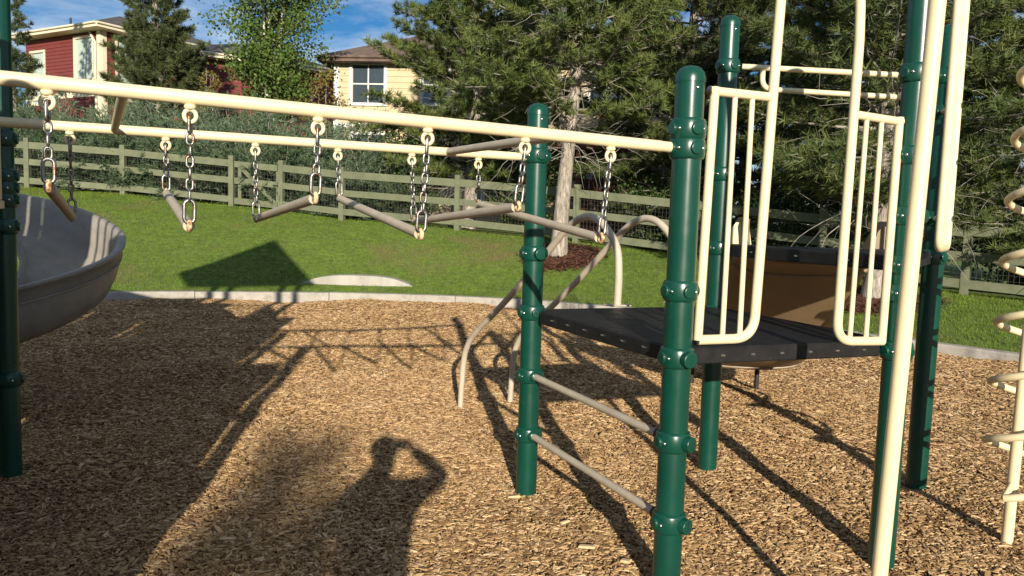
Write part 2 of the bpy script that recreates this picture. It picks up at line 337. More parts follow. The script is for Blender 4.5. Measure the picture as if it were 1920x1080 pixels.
t.links.new(nn.outputs['Fac'], mr.inputs['Value']); t.links.new(mr.outputs[0], hs.inputs['Value']); t.links.new(cr.outputs['Color'], hs.inputs['Color']); t.links.new(hs.outputs[0], b.inputs['Base Color'])
me.materials.append(CHIP)
chips = place('wood_chips', me, (0, 0, 0)); tag(chips, 'loose tan wood chips covering the playground floor', 'wood chips', kind='stuff')
ng = bpy.data.node_groups.new('chip_scatter', 'GeometryNodeTree')
ng.interface.new_socket('Geometry', in_out='INPUT', socket_type='NodeSocketGeometry'); ng.interface.new_socket('Geometry', in_out='OUTPUT', socket_type='NodeSocketGeometry')
gi = ng.nodes.new('NodeGroupInput'); go = ng.nodes.new('NodeGroupOutput'); ip = ng.nodes.new('GeometryNodeInstanceOnPoints')
cube = ng.nodes.new('GeometryNodeMeshCube'); cube.inputs['Vertices X'].default_value = 3
pos = ng.nodes.new('GeometryNodeInputPosition'); sx = ng.nodes.new('ShaderNodeSeparateXYZ'); sp_ = ng.nodes.new('GeometryNodeSetPosition')
def mth(op, a, b=None):
    n = ng.nodes.new('ShaderNodeMath'); n.operation = op
    for i, q in enumerate((a, b)):
        if q is None: continue
        if isinstance(q, (int, float)): n.inputs[i].default_value = q
        else: ng.links.new(q, n.inputs[i])
    return n.outputs[0]
ng.links.new(pos.outputs[0], sx.inputs[0])
x_, y_, z_ = sx.outputs
x2 = mth('MULTIPLY', x_, x_)
ny = mth('MULTIPLY', y_, mth('SUBTRACT', 1.0, mth('ADD', mth('MULTIPLY', x2, 1.5), mth('MULTIPLY', x_, 0.45))))
nz_ = mth('SUBTRACT', z_, mth('MULTIPLY', x2, 2.2))
cx_ = ng.nodes.new('ShaderNodeCombineXYZ'); ng.links.new(mth('ADD', x_, mth('MULTIPLY', y_, 0.22)), cx_.inputs[0]); ng.links.new(ny, cx_.inputs[1]); ng.links.new(nz_, cx_.inputs[2])
sm = ng.nodes.new('GeometryNodeSetMaterial'); sm.inputs['Material'].default_value = CHIP
def named(nm, ty):
    n = ng.nodes.new('GeometryNodeInputNamedAttribute'); n.data_type = ty; n.inputs['Name'].default_value = nm; return n.outputs['Attribute']
ng.links.new(cube.outputs['Mesh'], sp_.inputs['Geometry']); ng.links.new(cx_.outputs[0], sp_.inputs['Position']); ng.links.new(sp_.outputs[0], sm.inputs['Geometry'])
ng.links.new(gi.outputs[0], ip.inputs['Points']); ng.links.new(sm.outputs[0], ip.inputs['Instance'])
ng.links.new(named('rot', 'FLOAT_VECTOR'), ip.inputs['Rotation']); ng.links.new(named('scl', 'FLOAT_VECTOR'), ip.inputs['Scale']); ng.links.new(ip.outputs[0], go.inputs[0])
chips.modifiers.new('scatter', 'NODES').node_group = ng

# grass blades over the part of the lawn in view
def grass():
    n = 130000
    y = rng.uniform(9.5, 23.2, n); x = rng.uniform(-15, 11.5, n)
    yc = curb_y(x); yf = np.interp(x, _fx, _fy)
    k = (y > yc + 0.13) & (y < yf + 0.9) & (np.abs(x) < 0.70 * y + 0.5); x = x[k]; y = y[k]
    for (bx, by, br) in ((1.1, 17.59, .95), (6.25, 13.8, 1.1)):
        k = np.hypot(x - bx, y - by) > br * (0.85 + 0.12 * np.sin(np.arctan2(y - by, x - bx) * 5)); x = x[k]; y = y[k]
    k = ~((np.abs(x + 3.09) < 1.15) & (np.abs(y - (curb_y(x) + 0.88)) < 0.2)); x = x[k]; y = y[k]
    nb = 3; n = len(x); X = np.repeat(x, nb) + rng.normal(0, 0.025, n * nb); Y = np.repeat(y, nb) + rng.normal(0, 0.025, n * nb)
    Z = terrain(X, Y) - 0.005; a = rng.uniform(0, 2 * np.pi, n * nb); h = rng.uniform(0.025, 0.058, n * nb); w_ = rng.uniform(0.004, 0.007, n * nb)
    ln = rng.uniform(0.1, 0.7, n * nb) * h; da = rng.uniform(0, 2 * np.pi, n * nb)
    A = np.stack([X - np.cos(a) * w_, Y - np.sin(a) * w_, Z], 1); B = np.stack([X + np.cos(a) * w_, Y + np.sin(a) * w_, Z], 1); C = np.stack([X + np.cos(da) * ln, Y + np.sin(da) * ln, Z + h], 1)
    V = np.stack([A, B, C], 1).reshape(-1, 3); F = np.arange(len(V)).reshape(-1, 3)
    o = place('lawn_grass', np_mesh('lawn_grass', V, F, GRASS), (0, 0, 0)); tag(o, 'short mown green grass on the bank below the fence', 'grass', kind='stuff')
grass()

# kerb: cast segments with open joints
kerb = place('kerb', None, (0, 15.2, 0)); tag(kerb, kind='structure')
xs = np.arange(-12, 9.0, 0.02); ys = curb_y(xs); ln = np.concatenate([[0], np.cumsum(np.hypot(np.diff(xs), np.diff(ys)))])
s0 = 0.0
while s0 + 2.4 < ln[-1]:
    ss = np.linspace(s0 + 0.006, s0 + 2.394, 13); px = np.interp(ss, ln, xs); py = np.interp(ss, ln, ys)
    tx = np.gradient(px); ty = np.gradient(py); q = np.hypot(tx, ty); nx, ny_ = -ty / q, tx / q
    prof = [(0.0, -0.12), (0.006, 0.105), (0.022, 0.128), (0.145, 0.135), (0.16, 0.12), (0.16, -0.12)]
    mb = MB(); vs = []; dz = random.uniform(-0.006, 0.006)
    for i in range(13):
        for (o_, h_) in prof: vs.append((px[i] + nx[i] * o_, py[i] + ny_[i] * o_, h_ + dz))
    fs = [(i * 6 + k, i * 6 + (k + 1) % 6, (i + 1) * 6 + (k + 1) % 6, (i + 1) * 6 + k) for i in range(12) for k in range(6)] + [tuple(range(6))[::-1], tuple(12 * 6 + k for k in range(6))]
    mb.add(vs, fs).build('kerb_segment', CONC, kerb); s0 += 2.4

# bark mulch rings under the two pines
def mulch(bx, by, br):
    n = 2600; r = br * np.sqrt(rng.uniform(0, 1, n)) * rng.uniform(0.85, 1.1, n); a = rng.uniform(0, 2 * np.pi, n); X = bx + r * np.cos(a); Y = by + r * np.sin(a)
    Z = terrain(X, Y) + 0.02 + rng.uniform(0, 0.05, n) * (1 - r / br * 0.6); q = rng.uniform(0, np.pi, n); l = rng.uniform(0.03, 0.08, n); w_ = rng.uniform(0.008, 0.02, n); ti = rng.normal(0, 0.25, n)
    ux, uy = np.cos(q), np.sin(q); V = np.stack([np.stack([X + s * ux * l - e_ * uy * w_, Y + s * uy * l + e_ * ux * w_, Z + s * l * ti], 1) for s, e_ in ((-1, -1), (1, -1), (1, 1), (-1, 1))], 1).reshape(-1, 3)
    F = np.arange(len(V)).reshape(-1, 4)
    # the heap below the shreds
    ring = []; m = 40
    hv = [(bx, by, terr(bx, by) + 0.06)]
    for k in range(2):
        for i in range(m):
            th = 2 * math.pi * i / m; rr = br * (0.55 + 0.47 * k) * (0.94 + 0.08 * math.sin(th * 5)); x, y = bx + rr * math.cos(th), by + rr * math.sin(th); hv.append((x, y, terr(x, y) + (0.04, -0.01)[k]))
    mb = MB(); mb.add(hv, [(0, 1 + i, 1 + (i + 1) % m) for i in range(m)] + [(1 + i, 1 + m + i, 1 + m + (i + 1) % m, 1 + (i + 1) % m) for i in range(m)], True)
    mb.add([tuple(v) for v in V], [tuple(f) for f in F])
    return mb.build('mulch_bed', MULCH)
tag(mulch(1.1, 17.59, .95), 'round bed of red bark mulch under the pine with the bare trunk', 'mulch', kind='stuff')
tag(mulch(6.25, 13.8, 1.1), 'bed of red bark mulch seen behind the barrier panels', 'mulch', kind='stuff')
#%%PART2
# ================================================================== play equipment, right-hand tower
V3 = Vector
def v2(p, z=0.0): return Vector((p[0], p[1], z))
PA, PB, PC, PD, PE = (0.743, 3.523), (0.126, 4.875), (1.939, 3.981), (2.653, 5.059), (1.376, 5.372)
U = (v2(PC) - v2(PA)).normalized(); Vd = (v2(PB) - v2(PA)).normalized()
def ang(d): return math.atan2(d.y, d.x)
def clamp_mesh(dirs, name='clamp'):
    mb = MB(); R = 0.0635
    mb.lathe((0, 0, 0), [(R + .001, -.046), (R + .008, -.043), (R + .0125, -.034), (R + .0135, 0), (R + .0125, .034), (R + .008, .043), (R + .001, .046)], 24)
    for (d, knob) in dirs:
        d = d.normalized(); r = .036 if knob else .028; e_ = .104 if knob else .086
        mb.lathe((0, 0, 0), [(r, .055), (r, e_ - .0045), (r - .0008, e_ - .002), (r - .004, e_), (r - .006, e_ + .0002), (.0, e_ + .0004)], 18, d)
        s = d.cross(Vector((0, 0, 1)))
        if knob: # seam across the plastic cover
            mb.mi = 2; mb.box(d * (e_ + .0005), (.0016, .0016, .05), (d, s, Vector((0, 0, 1)))); mb.mi = 0
    mb.mi = 1
    for (d, knob) in dirs:
        for sg in (1,):
            q = Vector((math.cos(ang(d) + sg * .52), math.sin(ang(d) + sg * .52), 0)); mb.lathe(q * .0755, [(.0075, 0), (.0075, .005), (.0035, .0075), (0, .0075)], 8, q)
    return mb.mesh(name, [GREEN, BOLT, DARK])
CL_ALL = clamp_mesh([(U, False), (-U, False), (Vd, False), (-Vd, False)])
CL_KNOB = clamp_mesh([(U, False), (-U, False), (Vd, False), (-Vd, True)])
CL_RUNG = clamp_mesh([(Vd, False), ((-Vd + U * .35), True), (-U, False)])
CL_TWO = clamp_mesh([(U, False), (-U, False), ((-Vd - U * .1), False)])
CAPM = MB().lathe((0, 0, 0), [(.0665, -.002), (.0665, .006), (.0655, .024), (.060, .042), (.049, .056), (.033, .066), (.015, .0705), (0, .0715)], 28).mesh('cap', GREEN)
BOLTM = MB().lathe((0, 0, 0), [(.007, 0), (.007, .003), (.003, .005), (0, .005)], 8, Vector((0, -1, 0))).mesh('bolt', BOLT)
def make_post(p, top, parent, clamps):
    """post > cap, clamp, bolt; clamps: (height, mesh)"""
    x, y = p; mb = MB().tube([(x, y, -.35), (x, y, top - .07)], .0635, 32)
    o = mb.build('post', GREEN, parent, origin=(x, y, 0))
    place('cap', CAPM, (x, y, top - .072), o)
    place('bolt', BOLTM, (x + .02, y - .061, top - .10), o)
    for (z, m) in clamps: place('clamp', m, (x, y, z), o)
    return o
tower = thing('play_tower', (1.4, 4.4, 0), 'green post play tower with black decks and cream barrier panels beside the hanging rungs', 'play tower')
make_post(PA, 2.35, tower, [(2.078, CL_TWO), (1.995, CL_TWO), (1.376, CL_TWO), (1.08, CL_KNOB), (.70, CL_RUNG), (.327, CL_RUNG)])
make_post(PB, 2.36, tower, [(2.045, CL_TWO), (1.46, CL_KNOB), (1.10, CL_TWO), (.71, CL_TWO), (.34, CL_TWO)])
make_post(PC, 3.05, tower, [(2.43, CL_KNOB), (2.035, CL_TWO), (1.74, CL_KNOB), (1.50, CL_TWO), (1.36, CL_TWO), (1.068, CL_ALL)])
make_post(PD, 2.94, tower, [(2.617, CL_ALL), (2.40, CL_TWO), (1.745, CL_TWO), (1.505, CL_ALL)])
make_post(PE, 3.03, tower, [(2.70, CL_TWO), (2.0, CL_TWO), (1.51, CL_TWO), (1.08, CL_TWO)])
def deck_mesh(poly, z0, z1, ch=.009):
    mb = MB(); n = len(poly); c = sum((v2(p) for p in poly), Vector()) / n; vs = []
    for z, ins in ((z0, .004), (z0 + .006, 0), (z1 - ch, 0), (z1, ch)):
        for p in poly: q = v2(p); d = (c - q).normalized(); vs.append(q + d * ins + Vector((0, 0, z)))
    fs = [tuple(range(n))[::-1], tuple(range(3 * n, 4 * n))] + [(r * n + k, r * n + (k + 1) % n, (r + 1) * n + (k + 1) % n, (r + 1) * n + k) for r in range(3) for k in range(n)]
    return mb.add(vs, fs)
def deck_poly(ps, cut=.12):
    o = []
    for i, p in enumerate(ps):
        a, b, c = v2(ps[i - 1]), v2(p), v2(ps[(i + 1) % len(ps)])
        o += [b + (a - b).normalized() * cut, b + (c - b).normalized() * cut]
    return [(q.x, q.y) for q in o]
quad = [PA, PC, PE, PB]
deck = deck_mesh(deck_poly(quad, .11), 1.042, 1.118).build('deck', DECK, tower, origin=(1.05, 4.4, 1.08))
NUT = MB().box((0, 0, 0), (.022, .010, .010), None, .002).mesh('bolt', BOLT)
for k in range(6):
    q = v2(PA) + U * (.24 + .165 * k) + Vector((0, 0, 1.078)) - Vd * .003; place('bolt', NUT, q, deck, (0, 0, ang(U)))
    q = v2(PA) + Vd * (.26 + .19 * k) + Vector((0, 0, 1.082)) - U * .003; place('bolt', NUT, q, deck, (0, 0, ang(Vd)))
deck2 = deck_mesh(deck_poly([PC, PD, PE], .12), 1.462, 1.538).build('upper_deck', DECK, tower, origin=(2, 4.8, 1.5))
ed = (v2(PD) - v2(PE)).normalized()
# riser board closing the step between the two decks is absent: only angle brackets
for t_ in (.35, .75, 1.15):
    q = v2(PE) + (v2(PC) - v2(PE)).normalized() * t_; place('bolt', NUT, q + Vector((-.006, -.004, 1.50)), deck2, (0, 0, ang(v2(PC) - v2(PE))))
# two step rungs
for z_a, z_b in ((.70, .71), (.327, .34)):
    a = v2(PA, z_a) + Vd * .09; b_ = v2(PB, z_b) - Vd * .09
    r = MB().tube([a, b_], .0205, 18).build('step_rung', TAN, tower)
    mb = MB()
    mb.lathe(b_ + Vd * .045, [(.036, 0), (.036, .03), (.031, .042), (.021, .046)], 18, -Vd); mb.build('socket', GREEN, r)
    mb = MB(); mb.lathe(a - Vd * .02, [(.029, 0), (.029, .045), (.021, .05)], 18, Vd); mb.build('socket', DARK, r)
# front barrier panels with tall arch between them
def fp(t_, z): return v2(PA, z) + U * t_
arch = MB()
path = rounded([fp(.10, 1.153), fp(.405, 1.153), fp(.446, 2.55)], .11, 10) + catmull([fp(.452, 2.72), fp(.475, 2.95), fp(.56, 3.14), fp(.68, 3.19), fp(.80, 3.14), fp(.875, 2.95), fp(.905, 2.70)], 5) + rounded([fp(.912, 2.55), fp(.893, 1.125), fp(1.185, 1.118)], .10, 10)
arch.tube(path, .0225, 18); archo = arch.build('entry_arch', CREAM, tower)
pl = MB(); pl.tube([fp(.104, 1.153), fp(.127, 2.27)], .0205, 16); pl.tube([fp(.100, 2.252), fp(.445, 2.250)], .0205, 16)
plo = pl.build('barrier_panel', CREAM, tower)
MB().lathe(fp(.1005, 2.252), [(.0215, 0), (.0215, .004), (0, .005)], 14, -U).build('end_plug', STEEL, plo)
MB().lathe(fp(.1005, 1.153), [(.0235, 0), (.0235, .004), (0, .005)], 14, -U).build('end_plug', STEEL, plo)
for t0, t1 in ((.234, .234), (.326, .328)): MB().tube([fp(t1, 1.155), fp(t0, 2.245)], .0125, 12).build('baluster', CREAM, plo)
pr = MB(); pr.tube([fp(1.180, 1.118), fp(1.192, 2.215)], .0205, 16); pr.tube([fp(.906, 2.208), fp(1.205, 2.194)], .0205, 16)
for z in (1.36, 2.035): pr.tube([fp(1.185, z), fp(1.23, z)], .016, 12)
pro = pr.build('barrier_panel', CREAM, tower)
for t0, t1 in ((.988, .975), (1.080, 1.076)): MB().tube([fp(t1, 1.12), fp(t0, 2.20)], .0125, 12).build('baluster', CREAM, pro)
# guard rail between the two rear posts
gE, gD = v2(PE, 2.70) + ed * .09, v2(PD, 2.62) - ed * .09
gr = MB(); gr.tube([gE, gD], .0185, 16)
dn = Vector((0, 0, -.145)); gr.tube(rounded([gE + ed * .13, gE + ed * .13 + dn, gD + dn * .95 + ed * .02], .10, 8), .0175, 16); gr.build('guard_rail', CREAM, tower)
# side panel on the right of the upper deck
cd = (v2(PD) - v2(PC)).normalized(); cn = Vector((cd.y, -cd.x, 0))
def sp3(t_, z): return v2(PC, z) + cd * t_ + cn * .105
sd = MB(); sd.tube(rounded([sp3(.50, 3.3), sp3(.47, 1.575), sp3(.90, 1.575), sp3(.92, 3.3)], .07, 8), .0215, 16)
sdo = sd.build('side_panel', CREAM, tower)
for t_ in (.60, .69, .78): MB().tube([sp3(t_, 1.58), sp3(t_, 3.25)], .0125, 12).build('baluster', CREAM, sdo)
for z in (2.40, 1.745): MB().tube([sp3(.91, z), v2(PD, z) - cd * .07], .015, 10).build('bracket', CREAM, sdo)

# ------------------------------------------------------------------ slide behind the upper deck, shade put into its brown colour
slide = thing('rear_slide', (2.2, 6.8, 0), 'tan plastic slide, its colour browned for shade, dropping away behind the black upper deck', 'slide')
def chute(path, width, wall, n=8, thick=.028, flare=None):
    """U-section trough swept along path of (pos, right dir, wall height)"""
    rings = []
    for i, (p, r, wl) in enumerate(path):
        hw = width / 2; prof = [(-hw - .035, wl - .03), (-hw - .03, wl), (-hw + .0, wl)]
        for k in range(n + 1):
            a = math.pi * k / n; prof.append((-math.cos(a) * hw * (1 if 0 < k < n else 1), wl * .62 - math.sin(a) ** .55 * wl * .62 if False else (1 - max(0, math.sin(a)) ** .28) * wl * .8))
        prof += [(hw, wl), (hw + .03, wl), (hw + .035, wl - .03)]
        outer = []
        for k in range(n, -1, -1):
            a = math.pi * k / n; outer.append((-math.cos(a) * (hw + thick), (1 - max(0, math.sin(a)) ** .28) * wl * .8 - thick))
        prof += outer
        rings.append([p + r * q[0] + Vector((0, 0, q[1])) for q in prof])
    m = len(rings[0]); vs = [v for r in rings for v in r]
    fs = [(i * m + k, i * m + (k + 1) % m, (i + 1) * m + (k + 1) % m, (i + 1) * m + k) for i in range(len(rings) - 1) for k in range(m)]
    fs += [tuple(range(m))[::-1], tuple((len(rings) - 1) * m + k for k in range(m))]
    return MB().add(vs, fs, True)
ctr = catmull([(2.00, 5.26, 1.45), (2.02, 5.55, 1.43), (2.07, 6.0, 1.10), (2.12, 6.5, .77), (2.18, 7.1, .45), (2.25, 7.8, .29), (2.32, 8.6, .25)], 6)
pth = []
for i, p in enumerate(ctr):
    d = (ctr[min(i + 1, len(ctr) - 1)] - ctr[max(i - 1, 0)]); d.z = 0; d.normalize(); pth.append((p, Vector((d.y, -d.x, 0)), .26))
so = chute(pth, .90, .26, 14).build('chute', SHADED_TAN, slide)
# moulded ribs on the underside
for i in range(8, len(ctr) - 2, 9):
    p, r, wl = pth[i]; mb = MB(); pts = []
    for k in range(13):
        a = math.pi * k / 12; pts.append(p + r * (-math.cos(a) * .478) + Vector((0, 0, (1 - max(0, math.sin(a)) ** .28) * .208 - .03)))
    mb.tube(pts, .018, 8).build('rib', SHADED_TAN, so)
for (x, y, zt) in ((1.88, 8.15, .33), (2.52, 8.05, .33)):
    lg = MB().tube([(x, y, -.1), (x, y, zt)], .024, 12).build('leg', DARK, slide)
    MB().box((x, y, zt - .02), (.10, .05, .012)).build('bracket', DARK, lg)
hood = MB()
for s_, c_ in ((.17, 1), (1.08, 1)):
    q = v2(PE) + ed * s_ + Vector((-.02, .06, 0)); nrm = Vector((-ed.y, ed.x, 0))
    pts2 = [(-.085, 1.54), (.075, 1.54), (.055, 1.66), (.03, 1.685), (-.03, 1.685), (-.055, 1.65)]
    vs = [q + ed * a + nrm * o_ + Vector((0, 0, b_)) for o_ in (0, .035) for a, b_ in pts2]; n = 6
    MB().add(vs, [tuple(range(n)), tuple(range(2 * n - 1, n - 1, -1))] + [(i, n + i, n + (i + 1) % n, (i + 1) % n) for i in range(n)]).build('side_wing', CREAM if s_ < .5 else SHADED_TAN, slide)

# ------------------------------------------------------------------ arch climber: two bent rails from deck to ground
ac = thing('arch_climber', (.1, 6.2, 0), 'pair of arched tan tubes leaning from the black deck down to the chips', 'climber')
fl, ft = Vector((.69, 5.2, 0)), Vector((-.436, 7.025, 0)); sd_ = (ft - fl).normalized(); sw = Vector((.4415, .246, 0))
prof = [(0, 1.12), (-.004, 1.306), (.02, 1.478), (.097, 1.579), (.217, 1.664), (.337, 1.694), (.458, 1.672), (.614, 1.591), (1.014, 1.284), (1.471, .955), (1.857, .698), (2.03, .535), (2.10, .331), (2.144, -.2)]
for k in range(2):
    o_ = fl + sw * k
    r = MB().tube(catmull([o_ + sd_ * s + Vector((0, 0, z)) for s, z in prof], 6), .0255, 16).build('rail', TAN if k == 0 else TAN, ac)
    MB().box(o_ + Vector((0, 0, 1.1235)), (.15, .10, .010), (U, Vd, Vector((0, 0, 1))), .003).build('flange', TAN, r)

# ------------------------------------------------------------------ leaning pole and coil climber
fpole = thing('climbing_pole', (1.455, 3.02, 0), 'thick straight cream pole standing in front of the tall green post', 'pole')
MB().tube(rounded([(1.455, 3.02, -.2), (1.527, 2.985, 3.15), (1.9, 3.85, 3.2)], .25, 8), .030, 24).build('tube', CREAM, fpole)
MB().lathe((1.885, 3.81, 3.198), [(.05, 0), (.05, .05), (.03, .06)], 16, Vector((.37, .86, .05))).build('socket', GREEN, fpole)
cc = thing('coil_climber', (2.72, 4.22, 0), 'cream corkscrew coil wound round an upright pole at the right edge', 'climber')
bx, by = 2.715, 4.20
MB().tube([(bx, by, -.2), (bx + .035, by - .01, 2.9)], .029, 20).build('pole', CREAM, cc)
pts = []; ccx, ccy, cr_ = bx + .035, by + .01, .168; turns = 7.2
for i in range(int(turns * 32) + 1):
    a = 2 * math.pi * i / 32; z = .28 + .325 * i / 32
    pts.append((ccx + .035 * z / 2.9 + cr_ * math.cos(a - 2.465), ccy + cr_ * math.sin(a - 2.465), z))
coil = MB().tube(pts, .0195, 12).build('coil', CREAM, cc)
MB().tube([(bx + .01, by, .34), pts[0]], .017, 12).build('stub', CREAM, cc)

# ================================================================== overhead ladder and its hanging rungs
LAD = 2.96
lad = thing('overhead_ladder', (-.9, 3.6, 2.03), 'pair of long cream overhead tubes running from the green posts to the left', 'overhead ladder')
def r1(t_): return v2(PA) + U * t_ + Vector((0, 0, 1.995 - .0305 * t_))
def r2(t_): return v2(PB) + U * t_ + Vector((0, 0, 2.036 - .008 * t_))
def rail_part(fn):
    o = MB().tube([fn(-.135), fn(-LAD + .135)], .0245, 20).build('rail', CREAM, lad)
    for a, b_ in ((-.06, -.1335), (-LAD + .06, -LAD + .1335)): MB().tube([fn(a), fn(b_)], .0230, 18).build('sleeve', CREAM, o)
    return o
R1, R2 = rail_part(r1), rail_part(r2)
for ta, tb in ((-.605, -.556), (-2.212, -2.289)):
    MB().tube([r1(ta) + Vd * .023, r2(tb) - Vd * .023], .0215 if ta > -1 else .0185, 16).build('crossbar', TAN if ta > -1 else CREAM, lad)  # right bar tan to hold its shade, left cream as lit; presumed one paint
def stadium(Lk, Wk, rw, n=8, m=8, gap=0):
    """oval link in the xz plane, length along z"""
    h = Lk / 2 - Wk / 2; R_ = Wk / 2 - rw; pts = []
    for k in range(n + 1): a = math.pi * k / n; pts.append((R_ * math.cos(a), 0, h + R_ * math.sin(a)))
    for k in range(n + 1): a = math.pi + math.pi * k / n; pts.append((R_ * math.cos(a), 0, -h + R_ * math.sin(a)))
    return MB().tube(pts, rw, m, closed=True)
LINK = stadium(.048, .031, .0049).mesh('link', STEEL)
SHAC = stadium(.076, .032, .0062).mesh('link', STEEL)
OVAL = stadium(.092, .047, .0066, 10).mesh('end_link', STEEL)
eye = MB(); eye.lathe((0, 0, 0), [(.0, .004), (.018, .002), (.021, -.006), (.018, -.013), (.012, -.016)], 16)
ringp = [(.0195 * math.cos(a), 0, -.036 + .0215 * math.sin(a)) for a in [2 * math.pi * k / 18 for k in range(18)]]
eye.tube(ringp, .0078, 10, closed=True); EYE = eye.mesh('hanger_eye', CREAM)
lug = MB(); lug.tube([(.016 * math.cos(a), 0, .016 * math.sin(a)) for a in [2 * math.pi * k / 14 for k in range(14)]], .0085, 10, closed=True); LUG = lug.mesh('lug', RUST)
near_t = [-2.438, -2.005, -1.572, -1.160, -.758, -.372]; far_t = [-2.488, -2.054, -1.617, -1.184, -.768, -.370]
near_z = [1.733, 1.612, 1.725, 1.600, 1.719, 1.599]; far_z = [1.609, 1.747, 1.627, 1.751, 1.635, 1.748]
near_sw = [0, -.005, -.008, -.02, -.022, -.028]; far_sw = [.003, 0, .004, .010, .018, .008]
labels = ['tan bar on chains over the grey slide, leftmost hanging rung', 'tan bar whose chains hang left of the pale gate, second rung from the slide',
          'tan bar hanging in front of the fence gate, third rung from the slide', 'tan bar sloping down right of the fence gate, fourth rung from the slide',
          'tan bar rising towards the round topped green post, fifth rung from the slide', 'tan bar passing before the round topped green post, rightmost hanging rung']
yaw = ang(U)
for i in range(6):
    root = None; ends = []
    for fn, t_, zb, swg, R_ in ((r1, near_t[i], near_z[i], near_sw[i], R1), (r2, far_t[i], far_z[i], far_sw[i], R2)):
        top = fn(t_); e_ = top + Vector((0, 0, -.026)); place('hanger_eye', EYE, e_, R_, (0, 0, yaw + random.uniform(-.12, .12)))
        ends.append((e_ + Vector((0, 0, -.05)), fn(t_ + swg) * 1 + Vector((0, 0, zb - fn(t_ + swg).z))))
    (na, nb), (fa, fb) = ends; mid = (nb + fb) / 2; d = (fb - nb).normalized()
    root = thing('hanging_rung', mid, labels[i], 'hanging rung', 'rungs hanging from the overhead ladder')
    bar = MB().tube([nb + d * .022, fb - d * .022], .0198, 18).build('bar', TAN, root)
    dyaw = math.atan2(d.y, d.x)
    for q, sgn in ((nb, -1), (fb, 1)):
        place('lug', LUG, q + Vector((0, 0, .002)), bar, (0, 0, dyaw))
    for (tp, bt) in ends:
        ch = place('chain', None, tp, root); ch.empty_display_size = .02
        top_c = tp + Vector((0, 0, .014)); bot_c = bt + Vector((0, 0, .016)); tot = (top_c - bot_c).length; ax = (bot_c - top_c).normalized()
        tilt = Vector((0, 0, -1)).rotation_difference(ax)
        inner = tot - .060 - .072; nlk = max(2, round(inner / .0375)); pit = inner / nlk
        def lk(mesh, s, tw, nm):
            o = place(nm, mesh, top_c + ax * s, ch); o.rotation_mode = 'QUATERNION'
            from mathutils import Quaternion
            o.rotation_quaternion = tilt @ Quaternion((0, 0, 1), tw); return o
        j = random.uniform(-.2, .2)
        lk(SHAC, .028, yaw + 1.35 + j, 'link')
        for k in range(nlk): lk(LINK, .060 + pit * (k + .5), yaw + (.25 if k % 2 == 0 else 1.80) + j + random.uniform(-.15, .15), 'link')
        lk(OVAL, tot - .036, yaw + .15 + j, 'end_link')

# ================================================================== left-hand roofed tower, mostly outside the frame
PG1 = v2(PA) - U * LAD; PG2 = v2(PB) - U * LAD; PK = PG1 * 2 - PG2; PF = Vector((-3.062, 4.815, 0))
lt = thing('roofed_play_tower', (-2.9, 2.8, 0), 'tall green posts and cream slatted panel of the shaded play tower at the left edge', 'play tower')
rowo = U * -1.25
TOPZ = 3.75
names = [PK, PG1, PG2, PF]
for q, top in ((PK, 2.5), (PG1, 2.45), (PG2, TOPZ), (PF, TOPZ)):
    make_post((q.x, q.y), top, lt, [(2.05, CL_TWO), (1.53, CL_ALL)] if q is not PF else [(2.05, CL_TWO), (1.83, CL_KNOB), (1.76, CL_TWO), (1.69, CL_KNOB), (1.53, CL_ALL), (.60, CL_TWO)])
    p2 = q + rowo; make_post((p2.x, p2.y), top, lt, [(2.05, CL_TWO), (1.53, CL_ALL)])
def lp(q): return (q.x, q.y)
for a, b_, z in ((PG1, PG2, 1.52), (PG2, PF, 1.52), (PK, PG1, 1.1)):
    deck_mesh(deck_poly([lp(a), lp(b_), lp(b_ + rowo), lp(a + rowo)], .11), z - .075, z).build('deck', DECK, lt)
# slatted cream panel seen edge-on at the frame's left border
g2f = (PF - PG2).normalized(); outn = U
def gp(t_, z, o_=.006): return PG2 + g2f * t_ + outn * o_ + Vector((0, 0, z))
pn = MB(); pn.box(gp(.52, 2.62), (.86, .045, .05), (g2f, outn, Vector((0, 0, 1))), .006); pn.box(gp(.52, 1.66), (.86, .045, .05), (g2f, outn, Vector((0, 0, 1))), .006)
pno = pn.build('slatted_panel', CREAM, lt)
for k in range(9): MB().box(gp(.14 + .095 * k, 2.14), (.070, .028, .905), (g2f, outn, Vector((0, 0, 1))), .006).build('slat', CREAM, pno)
# railings of the other sides; unseen solid panels added to cast shade
def railing(a, b_, z0, z1, nb):
    d = (b_ - a); L_ = d.length; d.normalize(); mb = MB(); A_ = a + d * .09; B_ = b_ - d * .09
    mb.tube(rounded([A_ + Vector((0, 0, z0)), A_ + Vector((0, 0, z1)), B_ + Vector((0, 0, z1)), B_ + Vector((0, 0, z0)), A_ + Vector((0, 0, z0 + .001))], .05), .019, 10)
    o = mb.build('railing', CREAM, lt)
    for k in range(nb): q = A_ + (B_ - A_) * ((k + 1) / (nb + 1)); MB().tube([q + Vector((0, 0, z0)), q + Vector((0, 0, z1))], .0115, 8).build('baluster', CREAM, o)
railing(PF, PF + rowo, 1.86, 2.7, 10); railing(PG1 + rowo, PG2 + rowo, 1.62, 2.5, 9); railing(PG2 + rowo, PF + rowo, 1.62, 2.5, 7)
def panel(a, b_, z0, z1, m, nm='shade_panel'):
    d = (b_ - a).normalized(); n = Vector((-d.y, d.x, 0)); c = (a + b_) / 2 + Vector((0, 0, (z0 + z1) / 2)); MB().box(c, ((b_ - a).length - .17, .03, z1 - z0), (d, n, Vector((0, 0, 1))), .008).build(nm, m, lt)
panel(PK, PK + rowo, .12, 2.2, GREEN); panel(PG1, PG1 + rowo, .80, 2.95, CREAM); panel(PK, PG1, .1, 1.0, GREEN); panel(PG1, PG2, 0.15, 1.35, GREEN) if False else None
